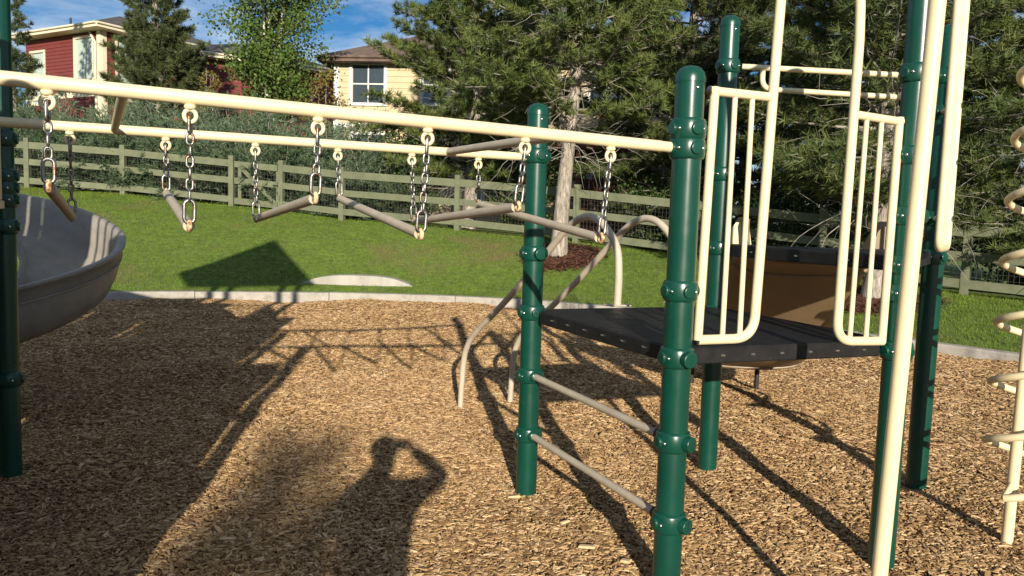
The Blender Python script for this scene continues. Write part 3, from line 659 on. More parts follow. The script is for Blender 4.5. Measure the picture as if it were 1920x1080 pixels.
panel(PG2 + rowo, PF + rowo, .12, 1.4, GREEN); panel(PK + rowo, PG1 + rowo, .12, 2.0, CREAM)
panel(PF, PF + rowo, .45, 1.80, GREEN); panel(PF + rowo * .46, PF + rowo + g2f * .05, 1.80, 2.75, CREAM); panel(PF + rowo, PF + rowo * 2, .30, 3.0, CREAM); panel(PG1 + rowo, PG1 + rowo * 2, .1, 2.4, GREEN)
for q in (PF + rowo * 2, PG1 + rowo * 2): make_post((q.x, q.y), 3.1, lt, [(2.05, CL_TWO), (1.53, CL_ALL)])  # extra unseen posts, widening the tower for the added shade panels
# pyramid roof over the two rear bays
EZ, RZ = 3.72, 5.15
ra, rb = PG2 - g2f * .18 + U * .25, PF + g2f * .30 + U * .25; wv = U * -2.35
q = [ra, rb, rb + wv, ra + wv]; apex = (q[0] + q[1] + q[2] + q[3]) / 4 + U * .12
mb = MB(); Z = Vector((0, 0, 1))
mb.add([v + Z * EZ for v in q] + [apex + Z * RZ] + [v + Z * (EZ - .05) for v in q] + [apex + Z * (RZ - .07)], [(0, 1, 4), (1, 2, 4), (2, 3, 4), (3, 0, 4), (6, 5, 9), (7, 6, 9), (8, 7, 9), (5, 8, 9), (0, 5, 6, 1), (1, 6, 7, 2), (2, 7, 8, 3), (3, 8, 5, 0)])
mb.build('roof', ROOFGREEN, lt)

# ------------------------------------------------------------------ grey curved slide behind the left tower
gs = thing('curved_slide', (-4.5, 6.9, 0), 'grey brown plastic slide curving round behind the dark post at left', 'slide')
cx0, cy0 = -4.50, 6.92
rings = []
def rimz(a): return 1.235 + (.0051 if a > 0 else .0043) * a
prof_r = [(1.035, -.035), (1.04, -.008), (1.03, .0), (.99, .0), (.965, -.02), (.945, -.10), (.915, -.26), (.86, -.375), (.76, -.425), (.55, -.435), (.40, -.42), (.30, -.38), (.25, -.30), (.235, -.20), (.215, -.19), (.195, -.20),
          (.20, -.33), (.26, -.43), (.40, -.475), (.60, -.50), (.80, -.495), (.90, -.43), (.955, -.32), (.99, -.20), (1.003, -.05)]
for k in range(61):
    a = 165 - 315 * k / 60; ar = math.radians(a); c, s = math.cos(ar), math.sin(ar)
    if a > 90: ex_ = (a - 90) / 75 * 2.0; c0, s0_ = 0.0, 1.0; base = Vector((cx0 - ex_, cy0, 0)); c, s = 0.0, 1.0
    else: base = Vector((cx0, cy0, 0))
    rings.append([base + Vector((c * r_, s * r_, rimz(min(a, 90) if a > 90 else a) + (.35 * (a - 90) / 75 if a > 90 else 0) + h_)) for r_, h_ in prof_r])
m = len(prof_r); vs = [v for r_ in rings for v in r_]
fs = [(i * m + k, (i + 1) * m + k, (i + 1) * m + (k + 1) % m, i * m + (k + 1) % m) for i in range(len(rings) - 1) for k in range(m)] + [tuple(range(m)), tuple((len(rings) - 1) * m + k for k in range(m))[::-1]]
gso = MB().add(vs, fs, True).build('chute', GREY, gs)
# moulded seam line round the outer wall
MB().tube([(cx0 + math.cos(math.radians(a)) * 1.004, cy0 + math.sin(math.radians(a)) * 1.004, rimz(a) - .145) for a in range(88, -150, -3)], .006, 6).build('seam', GREY, gso)
for (a, rr) in ((-125, .6),):
    x, y = cx0 + math.cos(math.radians(a)) * rr, cy0 + math.sin(math.radians(a)) * rr
    MB().tube([(x, y, -.2), (x, y, rimz(a) - .49)], .04, 14).build('leg', GREEN, gs)

# large loose pieces lying on the chips
for (x, y, l, ww, a, lb) in ((.42, 3.93, .085, .032, -.3, 'long pale wood chunk lying before the near green post'), (.60, 3.80, .05, .035, -.5, 'short blocky pale wood chunk by the near green post'), (.05, 4.75, .075, .02, .15, 'whitish splinter at the foot of the second green post'), (.33, 4.28, .055, .02, .6, 'thin pale wood sliver between the two rung posts')):
    z = float(chip_z(x, y)) + .022; c_, s_ = math.cos(a), math.sin(a)
    o = MB().box((x, y, z), (l, ww, .014), (Vector((c_, s_, .08)).normalized(), Vector((-s_, c_, 0)), Vector((-.08 * c_, -.08 * s_, 1)).normalized()), .004).build('wood_chunk', mat('pale_chunk', (.60, .44, .24), .8, var=.2, vscale=40, stretch=(1, 4, 1)))
    tag(o, lb, 'wood chunk', 'larger pieces of wood on the chips')
#%%PART3
# ================================================================== fence with wire mesh and gate
def fence_run(name, pts, label, end_posts=True):
    root = thing(name, (pts[0][0], pts[0][1], pts[0][2]), label, 'fence')
    for i, (x, y, z) in enumerate(pts):
        tw = math.atan2(pts[min(i + 1, len(pts) - 1)][1] - pts[max(i - 1, 0)][1], pts[min(i + 1, len(pts) - 1)][0] - pts[max(i - 1, 0)][0])
        X = Vector((math.cos(tw), math.sin(tw), 0)); Y = Vector((-X.y, X.x, 0))
        MB().box((x, y, z + .58), (.135, .135, 1.56), (X, Y, Vector((0, 0, 1))), .010).build('fence_post', OLIVE, root)
    for a, b_ in zip(pts, pts[1:]):
        fence_bay(root, Vector(a), Vector(b_))
    return root
def fence_bay(root, A_, B_, off=.08):
    d = B_ - A_; dh = Vector((d.x, d.y, 0)).normalized(); n = Vector((dh.y, -dh.x, 0))   # n faces the playground
    dn_ = d.normalized(); upv = n.cross(dn_) * -1 if n.cross(dn_).z < 0 else n.cross(dn_)
    for h in (1.16, .70, .20):
        c = (A_ + B_) / 2 + Vector((0, 0, h + random.uniform(-.012, .012))) + n * (off * .45)
        tl = dn_ + Vector((0, 0, random.uniform(-.004, .004)))
        MB().box(c, (d.length - .136, .036, .185 if h > 1 else .165), (tl.normalized(), n, upv), .004).build('fence_rail', OLIVE, root)
    mb = MB(); L_ = d.length; k = .085
    def wire(p0, p1, w_=.0026):
        p0, p1 = Vector(p0), Vector(p1); t_ = (p1 - p0).normalized(); s_ = n.cross(t_)
        mb.add([p0 + n * w_, p0 - n * w_ * .5 + s_ * w_, p0 - n * w_ * .5 - s_ * w_, p1 + n * w_, p1 - n * w_ * .5 + s_ * w_, p1 - n * w_ * .5 - s_ * w_], [(0, 1, 4, 3), (1, 2, 5, 4), (2, 0, 3, 5)])
    o_ = -n * .012
    for i in range(1, int(L_ / k)):
        q = A_ + d * (i * k / L_) + o_; wire(q + Vector((0, 0, .10)), q + Vector((0, 0, 1.13)))
    for j in range(11):
        z = Vector((0, 0, .12 + .1 * j)); wire(A_ + dn_ * .06 + z + o_, B_ - dn_ * .06 + z + o_)
    mb.build('wire_mesh', WIRE, root)['kind'] = 'stuff'
fence_run('fence', FENCE[:5], 'olive rail fence with wire mesh left of the pale scuffed gate')
fence_run('fence', FENCE[5:], 'olive rail fence with wire mesh running right from the gate behind the tower')
ga, gb = Vector(FENCE[4]), Vector(FENCE[5])
gate = thing('gate', ga, 'narrow olive fence gate with diagonal brace and latch', 'gate')
d = (gb - ga); dh = Vector((d.x, d.y, 0)).normalized(); n = Vector((dh.y, -dh.x, 0)); dn_ = d.normalized(); upv = Vector((0, 0, 1))
for h in (1.14, .70, .16): MB().box((ga + gb) / 2 + Vector((0, 0, h)) + n * .03, (d.length - .20, .034, .165), (dn_, n, upv), .004).build('gate_rail', OLIVE, gate)
for s_ in (.16, .93): MB().box(ga + d * s_ + Vector((0, 0, .66)) - n * .004, (.10, .034, 1.1), (dn_, n, upv), .004).build('stile', OLIVE, gate)
p0, p1 = ga + d * .2 + Vector((0, 0, 1.05)), ga + d * .88 + Vector((0, 0, .2)); t_ = (p1 - p0).normalized()
MB().box((p0 + p1) / 2 + n * .005, ((p1 - p0).length, .03, .11), (t_, n, n.cross(t_)), .003).build('brace', OLIVE, gate)
MB().box(gb + Vector((0, 0, .68)) - dn_ * .14 + n * .06, (.16, .02, .035), (dn_, n, upv), .003).build('latch', DARK, gate)
mb = MB()
for i in range(1, 14):
    q = ga + d * (i / 14); mb.box(q + Vector((0, 0, .62)) - n * .028, (.005, .005, 1.0), (dn_, n, upv))
for j in range(10): mb.box((ga + gb) / 2 + Vector((0, 0, .14 + .1 * j)) - n * .028, (d.length - .2, .005, .005), (dn_, n, upv))
mb.build('wire_mesh', WIRE, gate)['kind'] = 'stuff'

# ================================================================== concrete drain headwall in the grass
dx0, dy0 = -3.09, float(curb_y(-3.09)) + .88
hw = MB(); n = 22; vs = []; tz = terr(dx0, dy0)
for yy in (-.16, .16):
    for i in range(n + 1):
        s = -1 + 2 * i / n; vs.append((dx0 + s * 1.25, dy0 + yy + .05 * s, tz - .14 + .29 * (1 - abs(s) ** 3) ** .9 + .02))
    for i in range(n + 1):
        s = -1 + 2 * i / n; vs.append((dx0 + s * 1.25, dy0 + yy + .05 * s, tz - .35))
m = n + 1; fs = []
for i in range(n):
    fs += [(2 * m + i, 2 * m + i + 1, i + 1, i)][::1]
    fs += [(m + i, m + i + 1, i + 1, i)][::-1] + [(2 * m + i, 2 * m + i + 1, 3 * m + i + 1, 3 * m + i)]
dr = thing('drain_headwall', (dx0, dy0, tz - .1), 'low arched concrete drain headwall set in the grass by the kerb', 'drain')
hw.add(vs, fs).build('wall', mat('pale_concrete', (.34, .32, .28), .85, var=.14, vscale=4, bump=.3, bscale=45, second=(.25, .23, .20), sec_scale=6, sec_lo=.55, sec_hi=.75, stretch=(1, 1, .25)), dr)
MB().lathe((dx0 + .1, dy0 - .158, tz - .07), [(.05, 0), (.05, -.002), (0, -.002)], 14, Vector((0, -1, 0))).build('outlet', DARK, dr)

# ================================================================== houses
def wall_axes(a, b_):
    d = (b_ - a); L_ = d.length; d = d.normalized(); n = Vector((d.y, -d.x, 0)); return d, n, L_
def clapboards(parent, a, b_, z0, z1, m, pitch, holes=()):
    """lapped boards, each one an object; holes = (s0, s1, z0, z1) openings. Boards of one length share a mesh."""
    d, n, L_ = wall_axes(a, b_); cache = {}
    z = z0
    while z < z1 - .01:
        h = min(pitch, z1 - z); segs = [(0.0, L_)]
        for (h0, h1, hz0, hz1) in holes:
            if z + h * .5 > hz0 and z + h * .5 < hz1:
                ns = []
                for (s0, s1) in segs:
                    if h0 > s0 and h1 < s1: ns += [(s0, h0), (h1, s1)]
                    else: ns.append((s0, s1))
                segs = ns
        for (s0, s1) in segs:
            key = round(s1 - s0, 3), round(h, 3)
            if key not in cache:
                mb = MB(); l = (s1 - s0) / 2
                vs = []
                for e_ in (-l, l): vs += [d * e_ + n * .034, d * e_ + n * .004 + Vector((0, 0, h + .02)), d * e_ - n * .02 + Vector((0, 0, h)), d * e_ - n * .02]
                mb.add(vs, [(0, 4, 5, 1), (1, 5, 6, 2), (2, 6, 7, 3), (3, 7, 4, 0), (0, 1, 2, 3), (7, 6, 5, 4)]); cache[key] = mb.mesh('siding_board', m)
            place('siding_board', cache[key], a + d * ((s0 + s1) / 2) + Vector((0, 0, z)), parent)
        z += pitch
def window(parent, a, b_, s0, s1, z0, z1, trim, pane=GLASS, mull=(1, 1), tw=.11):
    d, n, L_ = wall_axes(a, b_); Z = Vector((0, 0, 1)); sm, zm = (s0 + s1) / 2, (z0 + z1) / 2; w_, h_ = s1 - s0, z1 - z0
    P_ = lambda s, z, o_=0: a + d * s + Z * z + n * o_
    mb = MB(); ax = (d, n, Z)
    mb.box(P_(sm, z1 + tw / 2, .02), (w_ + 2 * tw, .09, tw), ax, .008); mb.box(P_(sm, z0 - tw / 2, .025), (w_ + 2 * tw, .11, tw), ax, .008)
    for s in (s0 - tw / 2, s1 + tw / 2): mb.box(P_(s, zm, .02), (tw, .088, h_), ax, .008)
    wo = mb.build('window', trim, parent)
    nx, nz_ = mull; bw = .05
    for i in range(nx):
        for j in range(nz_):
            cs = s0 + w_ * (i + .5) / nx; cz = z0 + h_ * (j + .5) / nz_
            MB().box(P_(cs, cz, -.03), (w_ / nx - bw, .012, h_ / nz_ - bw), ax).build('pane', pane, wo)
    mb = MB()
    for i in range(nx + 1): mb.box(P_(s0 + w_ * i / nx, zm, -.018), (bw if 0 < i < nx else bw * .6, .03, h_), ax)
    for j in range(nz_ + 1): mb.box(P_(sm, z0 + h_ * j / nz_, -.0165), (w_, .026, bw if 0 < j < nz_ else bw * .6), ax)
    mb.build('sash', trim, wo)
    MB().box(P_(sm, zm, -.16), (w_, .02, h_), ax).build('dark_room', DARK, wo)
def trim_board(parent, a, b_, s0, s1, z0, z1, m, o_=.035, th=.05):
    d, n, L_ = wall_axes(a, b_); MB().box(a + d * ((s0 + s1) / 2) + Vector((0, 0, (z0 + z1) / 2)) + n * o_, (s1 - s0, th, z1 - z0), (d, n, Vector((0, 0, 1))), .006).build('trim_board', m, parent)
def hip_roof(parent, corners, z, over, rise, m, trim, ridge=None):
    c = sum(corners, Vector()) / 4; e = [(p - c) for p in corners]; a = (e[1] - e[0]); b_ = (e[3] - e[0]); da, db = a.normalized(), b_.normalized()
    q = [corners[0] - da * over - db * over, corners[1] + da * over - db * over, corners[2] + da * over + db * over, corners[3] - da * over + db * over]
    La, Lb = (q[1] - q[0]).length, (q[3] - q[0]).length; half = Lb / 2
    r0 = q[0] + da * half + db * half; r1_ = q[1] - da * half + db * half
    if La < Lb: r0 = q[0] + da * La / 2 + db * La / 2; r1_ = q[3] + da * La / 2 - db * La / 2
    Z = Vector((0, 0, 1)); lo = [p + Z * z for p in q]; hi = [r0 + Z * (z + rise), r1_ + Z * (z + rise)]
    mb = MB()
    if La >= Lb: fs = [(0, 1, 5, 4), (1, 2, 5), (2, 3, 4, 5), (3, 0, 4)]
    else: fs = [(0, 1, 4), (1, 2, 5, 4), (2, 3, 5), (3, 0, 4, 5)]
    ro = mb.add([p + Z * .02 for p in lo] + hi, fs).build('roof', m, parent)
    for i in range(4):
        p0, p1 = lo[i], lo[(i + 1) % 4]; d_ = (p1 - p0).normalized(); n_ = Vector((d_.y, -d_.x, 0))
        MB().box((p0 + p1) / 2 - Z * .10 - n_ * .012, ((p1 - p0).length - .01, .045, .20), (d_, n_, Z), .006).build('fascia', trim, ro)
        MB().tube([p0 - Z * .03 + n_ * .05, p1 - Z * .03 + n_ * .05], .055, 8).build('gutter', trim, ro)
    MB().add([p - Z * .21 for p in lo], [(0, 3, 2, 1)]).build('soffit', trim, ro)
    return ro

# red house, near corner at left
rh = thing('red_house', (-18.8, 36.8, 2.2), 'red clapboard house with cream trim and blinds at upper left', 'house')
N_ = Vector((-18.8, 36.8, 0)); dl = Vector((-.870, .493, 0)); drr = Vector((.493, .870, 0))
Lc = N_ + dl * 5.9; Rc = N_ + drr * 8.0; Bc = N_ + dl * 5.9 + drr * 8.0
EZr = 9.65
MB().prism([(p.x, p.y) for p in (N_ - dl * -.06 + drr * .06, N_ + drr * 7.9 + dl * .06, Bc - dl * .06 - drr * .06, Lc - dl * .06 + drr * .06)], 1.5, EZr).build('core_wall', RED, rh)
a, b_ = Lc, N_      # left face, from far left to the corner
Lw = (b_ - a).length
holes = [(Lw - 1.90 - .11, Lw - .62 + .11, 7.30 - .11, 9.20 + .11), (.45, 1.55, 6.3, 9.0)]
clapboards(rh, a, b_, 2.0, EZr - .2, RED, .165, [(Lw - 2.01, Lw - .51, 7.19, 9.31), (.34, 1.61, 6.3, 8.9), (1.6, 2.7, 3.6, 5.0)])
window(rh, a, b_, Lw - 1.90, Lw - .62, 7.30, 9.20, TRIM, BLIND)
window(rh, a, b_, .45, 1.50, 6.4, 8.8, TRIM, BLIND, (1, 2)); window(rh, a, b_, 1.7, 2.6, 3.7, 4.9, TRIM, GLASS)
trim_board(rh, a, b_, Lw - .22, Lw + .03, 2.0, EZr - .2, TRIM, .045, .07); trim_board(rh, a, b_, 0, Lw - .22, 6.55, 6.80, TRIM); trim_board(rh, a, b_, 0, Lw - .22, 4.95, 5.15, TRIM)
a, b_ = N_, Rc; Lw2 = 8.0
clapboards(rh, a, b_, 2.0, EZr - .2, RED, .165, [(.66, 2.34, 6.99, 9.31), (5, 6.4, 6.99, 9.31), (.5, 2.0, 3.4, 5.3)])
window(rh, a, b_, .77, 2.23, 7.1, 9.2, TRIM, BLIND); window(rh, a, b_, 5.11, 6.29, 7.1, 9.2, TRIM, GLASS); window(rh, a, b_, .6, 1.9, 3.5, 5.2, TRIM, GLASS)
trim_board(rh, a, b_, 0, .22, 2.0, EZr - .2, TRIM, .045, .07); trim_board(rh, a, b_, .22, 8, 6.45, 6.70, TRIM)
hip_roof(rh, [Lc, N_, Rc, Bc], EZr, .62, 1.35, ROOFG, TRIM)
MB().tube([N_ + drr * -.12 + dl * .65 + Vector((0, 0, EZr - .25)), N_ + drr * -.10 + dl * .30 + Vector((0, 0, EZr - .7)), N_ + drr * -.10 + dl * .28 + Vector((0, 0, 2.2))], .05, 8).build('downpipe', TRIM, rh)
MB().tube([N_ + dl * 4.2 + drr * 1.2 + Vector((0, 0, EZr + .3)), N_ + dl * 4.2 + drr * 1.2 + Vector((0, 0, EZr + 1.0))], .05, 8).build('vent_pipe', DARK, rh)

# second red house, lower eave, behind the leafy tree
r2h = thing('red_house', (-12.5, 40, 2.2), 'dark red house with low grey roof half hidden behind the leafy tree', 'house')
a, b_ = Vector((-15.8, 37.4, 0)), Vector((-9.45, 41.9, 0)); d, n, L2 = wall_axes(a, b_); back = n * -7
MB().prism([(p.x, p.y) for p in (a - n * .06, b_ - n * .06, b_ + back, a + back)], 1.5, 8.8).build('core_wall', RED, r2h)
clapboards(r2h, a, b_, 4.0, 8.6, RED, .165, [(4.39, 5.61, 6.0, 7.9)])
window(r2h, a, b_, 4.5, 5.5, 6.1, 7.8, TRIM, GLASS)
clapboards(r2h, b_, b_ + back, 4.0, 8.6, RED, .165)
hip_roof(r2h, [a, b_, b_ + back, a + back], 8.8, .6, 1.3, ROOFG, TRIM)

# yellow house behind the pines
yh = thing('yellow_house', (-1, 33, 1.6), 'pale yellow clapboard house with brown roof and white framed windows', 'house')
a, b_ = Vector((-7.35, 32.7, 0)), Vector((8.2, 31.2, 0)); d, n, Ly = wall_axes(a, b_); back = n * -9; EZy = 7.75
MB().prism([(p.x, p.y) for p in (a - n * .06 + d * .06, b_ - n * .06 - d * .06, b_ + back - d * .06, a + back + d * .06)], 1.0, EZy).build('core_wall', YELLOW, yh)
def ypx(x0): return x0
wins = [(.72, 2.02, 6.02, 7.52, (2, 2)), (.75, 2.1, 3.35, 4.75, (2, 1)), (3.05, 3.55, 3.55, 4.75, (1, 1)), (3.6, 4.6, 6.02, 7.52, (2, 2)), (5.2, 6.3, 5.9, 7.5, (2, 2)), (7.7, 8.9, 6.0, 7.5, (2, 2)), (10.2, 11.4, 6.0, 7.5, (2, 2)), (6.2, 8.0, 2.2, 4.4, (2, 1)), (9.4, 11.0, 2.0, 4.3, (2, 1)), (13, 14.2, 6.0, 7.5, (2, 2))]
clapboards(yh, a, b_, 1.2, EZy - .2, YELLOW, .235, [(s0 - .12, s1 + .12, z0 - .12, z1 + .12) for s0, s1, z0, z1, _ in wins])
for s0, s1, z0, z1, mu in wins: window(yh, a, b_, s0, s1, z0, z1, WHITE, GLASS, mu, .12)
trim_board(yh, a, b_, -.02, .18, 1.0, EZy - .2, WHITE, .045, .07); trim_board(yh, a, b_, .18, 5.0, 5.0, 5.22, WHITE)
clapboards(yh, a + back, a, 1.2, EZy - .2, YELLOW, .235)
hip_roof(yh, [a, b_, b_ + back, a + back], EZy, .55, 2.3, ROOFB, ROOFB)
for s in (7.3, 8.6, 9.9, 11.2):
    p = a + d * s + n * 2.6; MB().box(p + Vector((0, 0, 2.6)), (.15, .15, 3.2), (d, n, Vector((0, 0, 1))), .01).build('porch_post', PORCH, yh)
MB().box(a + d * 9.3 + n * 1.3 + Vector((0, 0, 4.25)), (4.6, 2.7, .22), (d, n, Vector((0, 0, 1))), .02).build('porch_beam', PORCH, yh)
# slatted wooden screen in the yard
ss_ = thing('slat_screen', (2.9, 24, 1.2), 'brown upright slat screen in the yard behind the bare pine trunk', 'screen')
for k in range(16): MB().box((2.0 + k * .13, 24.0 - k * .03, 2.0), (.095, .025, 1.7 + random.uniform(-.03, .03)), None, .004).build('slat', PORCH, ss_)
for z in (1.5, 2.5): MB().box((2.98, 24.0, z), (2.2, .05, .09), (Vector((.975, -.22, 0)).normalized(), Vector((.22, .975, 0)).normalized(), Vector((0, 0, 1))), .004).build('rail', PORCH, ss_)

# ================================================================== vegetation
def rot_to(dirs, roll):
    """matrices whose x axis follows dirs (n,3)"""
    d = dirs / np.linalg.norm(dirs, axis=1, keepdims=True); ref = np.where(np.abs(d[:, 2:3]) < .9, np.array([[0, 0, 1.]]), np.array([[1., 0, 0]]))
    y = np.cross(ref, d); y /= np.linalg.norm(y, axis=1, keepdims=True); z = np.cross(d, y)
    c, s = np.cos(roll)[:, None], np.sin(roll)[:, None]; y2 = y * c + z * s; z2 = -y * s + z * c
    return np.stack([d, y2, z2], 2)
def tuft(n, L_, spread, w_, seed, along=.5, droop=0.0):
    r = np.random.default_rng(seed); T_ = []
    for i in range(n):
        a = r.uniform(0, 2 * np.pi); th = abs(r.normal(spread, .25)); l = L_ * r.uniform(.75, 1.1); o = np.array([r.uniform(0, along) * L_, 0, 0])
        d = np.array([np.cos(th), np.sin(th) * np.cos(a), np.sin(th) * np.sin(a)]); p = np.cross(d, r.normal(size=3)); p /= np.linalg.norm(p)
        T_.append([o + p * w_, o - p * w_, o + d * l])
    return np.array(T_)
def scatter(name, temps, pos, dirs, scale, m, parent, seed=0):
    r = np.random.default_rng(seed); n = len(pos); pick = r.integers(0, len(temps), n); Vs = []
    for k, T_ in enumerate(temps):
        i = np.where(pick == k)[0]
        if not len(i): continue
        M_ = rot_to(dirs[i], r.uniform(0, 2 * np.pi, len(i))) * scale[i][:, None, None]
        Vs.append((np.einsum('nij,kj->nki', M_, T_.reshape(-1, 3)) + pos[i][:, None, :]).reshape(-1, 3))
    V = np.concatenate(Vs); V -= np.array(WL[parent.name])[None]; F = np.arange(len(V)).reshape(-1, 3)
    return place(name, np_mesh(name, V, F, m), WL[parent.name], parent)
PT = [tuft(15, .175, .92, .0092, s, .5) for s in range(6)]
def pine(base, H_, R_, h0, label, seed, needles=NEEDLE, trunk_r=.2, lean=(0, 0), dens=1.0, conical=.8, bend=0.25, twigs=1, fork=None, group=None, zmax=8.5, name='pine_tree', ntuft=PT, tsc=1.0):
    r = random.Random(seed); bx, by = base; bz = terr(bx, by) - .1; root = thing(name, (bx, by, bz), label, 'tree', group)
    pts = []; n = 16
    for i in range(n + 1):
        t_ = i / n; pts.append(Vector((bx + lean[0] * t_ * H_ + .10 * math.sin(t_ * 7 + seed), by + lean[1] * t_ * H_ + .06 * math.cos(t_ * 6 + seed), bz + H_ * t_)))
    rr = [trunk_r * (1.18 if i == 0 else 1) * (1 - .9 * (i / n)) + .012 for i in range(n + 1)]
    tm = MB().tube(pts, rr, 14)
    if fork:
        f0 = pts[int(n * fork[0])]; fp_ = [f0, f0 + Vector((fork[1] * .3, 0, .5)), f0 + Vector((fork[1] * .55, .1, 1.6)), f0 + Vector((fork[1] * .75, .1, 3.2)), f0 + Vector((fork[1], .2, 5.5))]
        tm.tube(catmull(fp_, 4), [trunk_r * .62 * (1 - .8 * k / 16) for k in range(17)], 12)
    tm.build('trunk', BARK, root)
    def at(h):
        t_ = max(0, min(1, h / H_)) * n; i = min(int(t_), n - 1); return pts[i].lerp(pts[i + 1], t_ - i)
    lm = MB(); P_, D_ = [], []; h = h0
    while h < H_ * .99:
        top_part = h + bz > zmax
        nb = r.choice((4, 5, 5, 6)); f = (h - h0) / (H_ - h0); az0 = r.uniform(0, 6.28)
        for k in range(nb):
            az = az0 + k * 6.283 / nb + r.uniform(-.35, .35); prof_ = (1 - f) ** conical * (.55 + .45 * min(1, (f + .02) / .16)); L_ = max(.25, R_ * prof_ * r.uniform(.70, 1.12))
            p = at(h + r.uniform(-.15, .15)); e0 = r.uniform(-.05, .40) if f > .2 else r.uniform(-.30, .22); dirh = Vector((math.cos(az), math.sin(az), 0)); br = []; nseg = 7; el = e0; q = p.copy(); br.append(q.copy())
            for s in range(nseg):
                el += bend / nseg * r.uniform(.2, 1.6) + r.uniform(-.07, .07); az2 = az + r.uniform(-.16, .16); q = q + Vector((math.cos(az2) * math.cos(el), math.sin(az2) * math.cos(el), math.sin(el))) * (L_ / nseg); br.append(q.copy())
            if not top_part: lm.tube(br, [max(.006, .030 * (L_ / 2.5) * (1 - .85 * s / nseg)) for s in range(nseg + 1)], 5, caps=False)
            nsec = max(3, int(L_ / .092 * dens * (.35 if top_part else 1)))
            for s in range(nsec):
                t_ = .22 + .78 * (s + r.random()) / nsec; fi = t_ * nseg; i = min(int(fi), nseg - 1); o_ = br[i].lerp(br[i + 1], fi - i); d0 = (br[i + 1] - br[i]).normalized()
                side = r.choice((-1, 1)); ang_ = r.uniform(.45, 1.05) * side; lat = Vector((-d0.y, d0.x, 0)); sd2 = (d0 * math.cos(ang_) + lat * math.sin(ang_) + Vector((0, 0, r.uniform(-.25, .5)))).normalized(); l2 = r.uniform(.18, .62) * min(1, L_ / 1.6) * (1.15 - .55 * t_)
                e_ = o_ + sd2 * l2
                if not top_part and twigs and r.random() < .5 * twigs: lm.tube([o_, o_ + sd2 * l2 * .5 + Vector((0, 0, -.02)), e_], .005, 3, caps=False)
                nt_ = max(1, int(l2 / .13))
                for j in range(nt_): u_ = (j + .6) / nt_; P_.append(o_ + sd2 * l2 * u_); D_.append(sd2 + Vector((r.uniform(-.4, .4), r.uniform(-.4, .4), r.uniform(0, .6))))
                P_.append(e_); D_.append(sd2 + Vector((0, 0, .45)))
            P_.append(br[-1]); D_.append((br[-1] - br[-2]).normalized() + Vector((0, 0, .3)))
        h += r.uniform(.22, .36) if not top_part else .55
    if twigs:   # dead curling twigs low in the crown
        for k in range(int(150 * twigs)):
            hh = h0 * .75 + r.random() ** 1.3 * 3.2; az = r.uniform(0, 6.28); p = at(hh); l = r.uniform(.5, 1.7); q = p + Vector((math.cos(az), math.sin(az), 0)) * r.uniform(0, .9); br = [q]; el = r.uniform(-.4, .4); a2 = az
            for s in range(6): el += r.uniform(-.4, .35); a2 += r.uniform(-.4, .4); q = q + Vector((math.cos(a2) * math.cos(el), math.sin(a2) * math.cos(el), math.sin(el))) * (l / 6); br.append(q)
            lm.tube(br, [.011 * (1 - .13 * s) for s in range(7)], 3, caps=False)
    lm.build('limbs', TWIG, root)
    P_ = np.array([tuple(p) for p in P_]); D_ = np.array([tuple(p) for p in D_]); rg = np.random.default_rng(seed)
    co = scatter('crown', ntuft, P_, D_, rg.uniform(.8, 1.3, len(P_)) * tsc, needles, root, seed)
    return root
pine((1.10, 17.59), 10.5, 3.3, 2.9, 'tall pine with bare forked trunk standing in the round mulch bed', 11, NEEDLE, .170, (.012, .0), 1.25, twigs=1.2, fork=(.28, -.55))
pine((-1.25, 22.4), 10.5, 3.3, 1.5, 'bushy pine overhanging the yellow house, left of the bare trunk', 12, NEEDLE, .19, (0, 0), 1.3, conical=.6, zmax=9.5)
pine((6.25, 13.80), 9.5, 3.1, 1.75, 'dense pine whose trunk shows between the barrier panels and tall post', 13, NEEDLE2, .20, (0, 0), 1.1, conical=.6, twigs=1.2, zmax=7.5)
pine((9.9, 14.9), 9.0, 3.3, 1.0, 'wide pine drooping over the fence at the right edge', 14, NEEDLE, .2, (0, 0), 1.1, conical=.6, twigs=1.3, zmax=7.5)
pine((4.3, 20.3), 10.5, 3.4, 1.0, 'dark pine behind the fence in the middle of the grove', 15, NEEDLE2, .2, (0, 0), 1.1, conical=.55, zmax=9)
pine((8.6, 19.4), 10.0, 3.6, .8, 'dark pine behind the fence between the tall post and the coil climber', 16, NEEDLE2, .2, (0, 0), 1.1, conical=.5, zmax=9)
pine((13.6, 18.0), 10.0, 3.6, .8, 'dark pine farthest right behind the coil climber', 17, NEEDLE2, .2, (0, 0), 1.0, conical=.5, zmax=9)
pine((-13.3, 30.0), 11.5, 2.45, 1.0, 'dark pointed pine standing before the red house', 18, SPRUCE, .16, (0, 0), 2.0, conical=.95, bend=.55, twigs=0, zmax=11.0)
pine((-18.9, 30.5), 9.3, 1.5, 1.0, 'slim pine at the far left before the red house wall', 19, SPRUCE, .12, (0, 0), 1.0, conical=.8, bend=.6, twigs=0, zmax=12)

pine((6.9, 24.5), 11.0, 3.6, .6, 'rear pine filling the gap behind the front barrier panels', 20, NEEDLE2, .2, (0, 0), .8, conical=.45, twigs=0, zmax=10)
pine((11.5, 23.0), 11.0, 3.8, .6, 'rear pine behind the wide pine at the right', 21, NEEDLE2, .2, (0, 0), .8, conical=.45, twigs=0, zmax=10)

pine((2.66, -25.5), 9.20, 2.5, 2.0, 'pine behind the photographer whose blurred tip shades the chips', 22, NEEDLE, .16, (0, 0), 1.3, conical=.8, twigs=0, zmax=12)

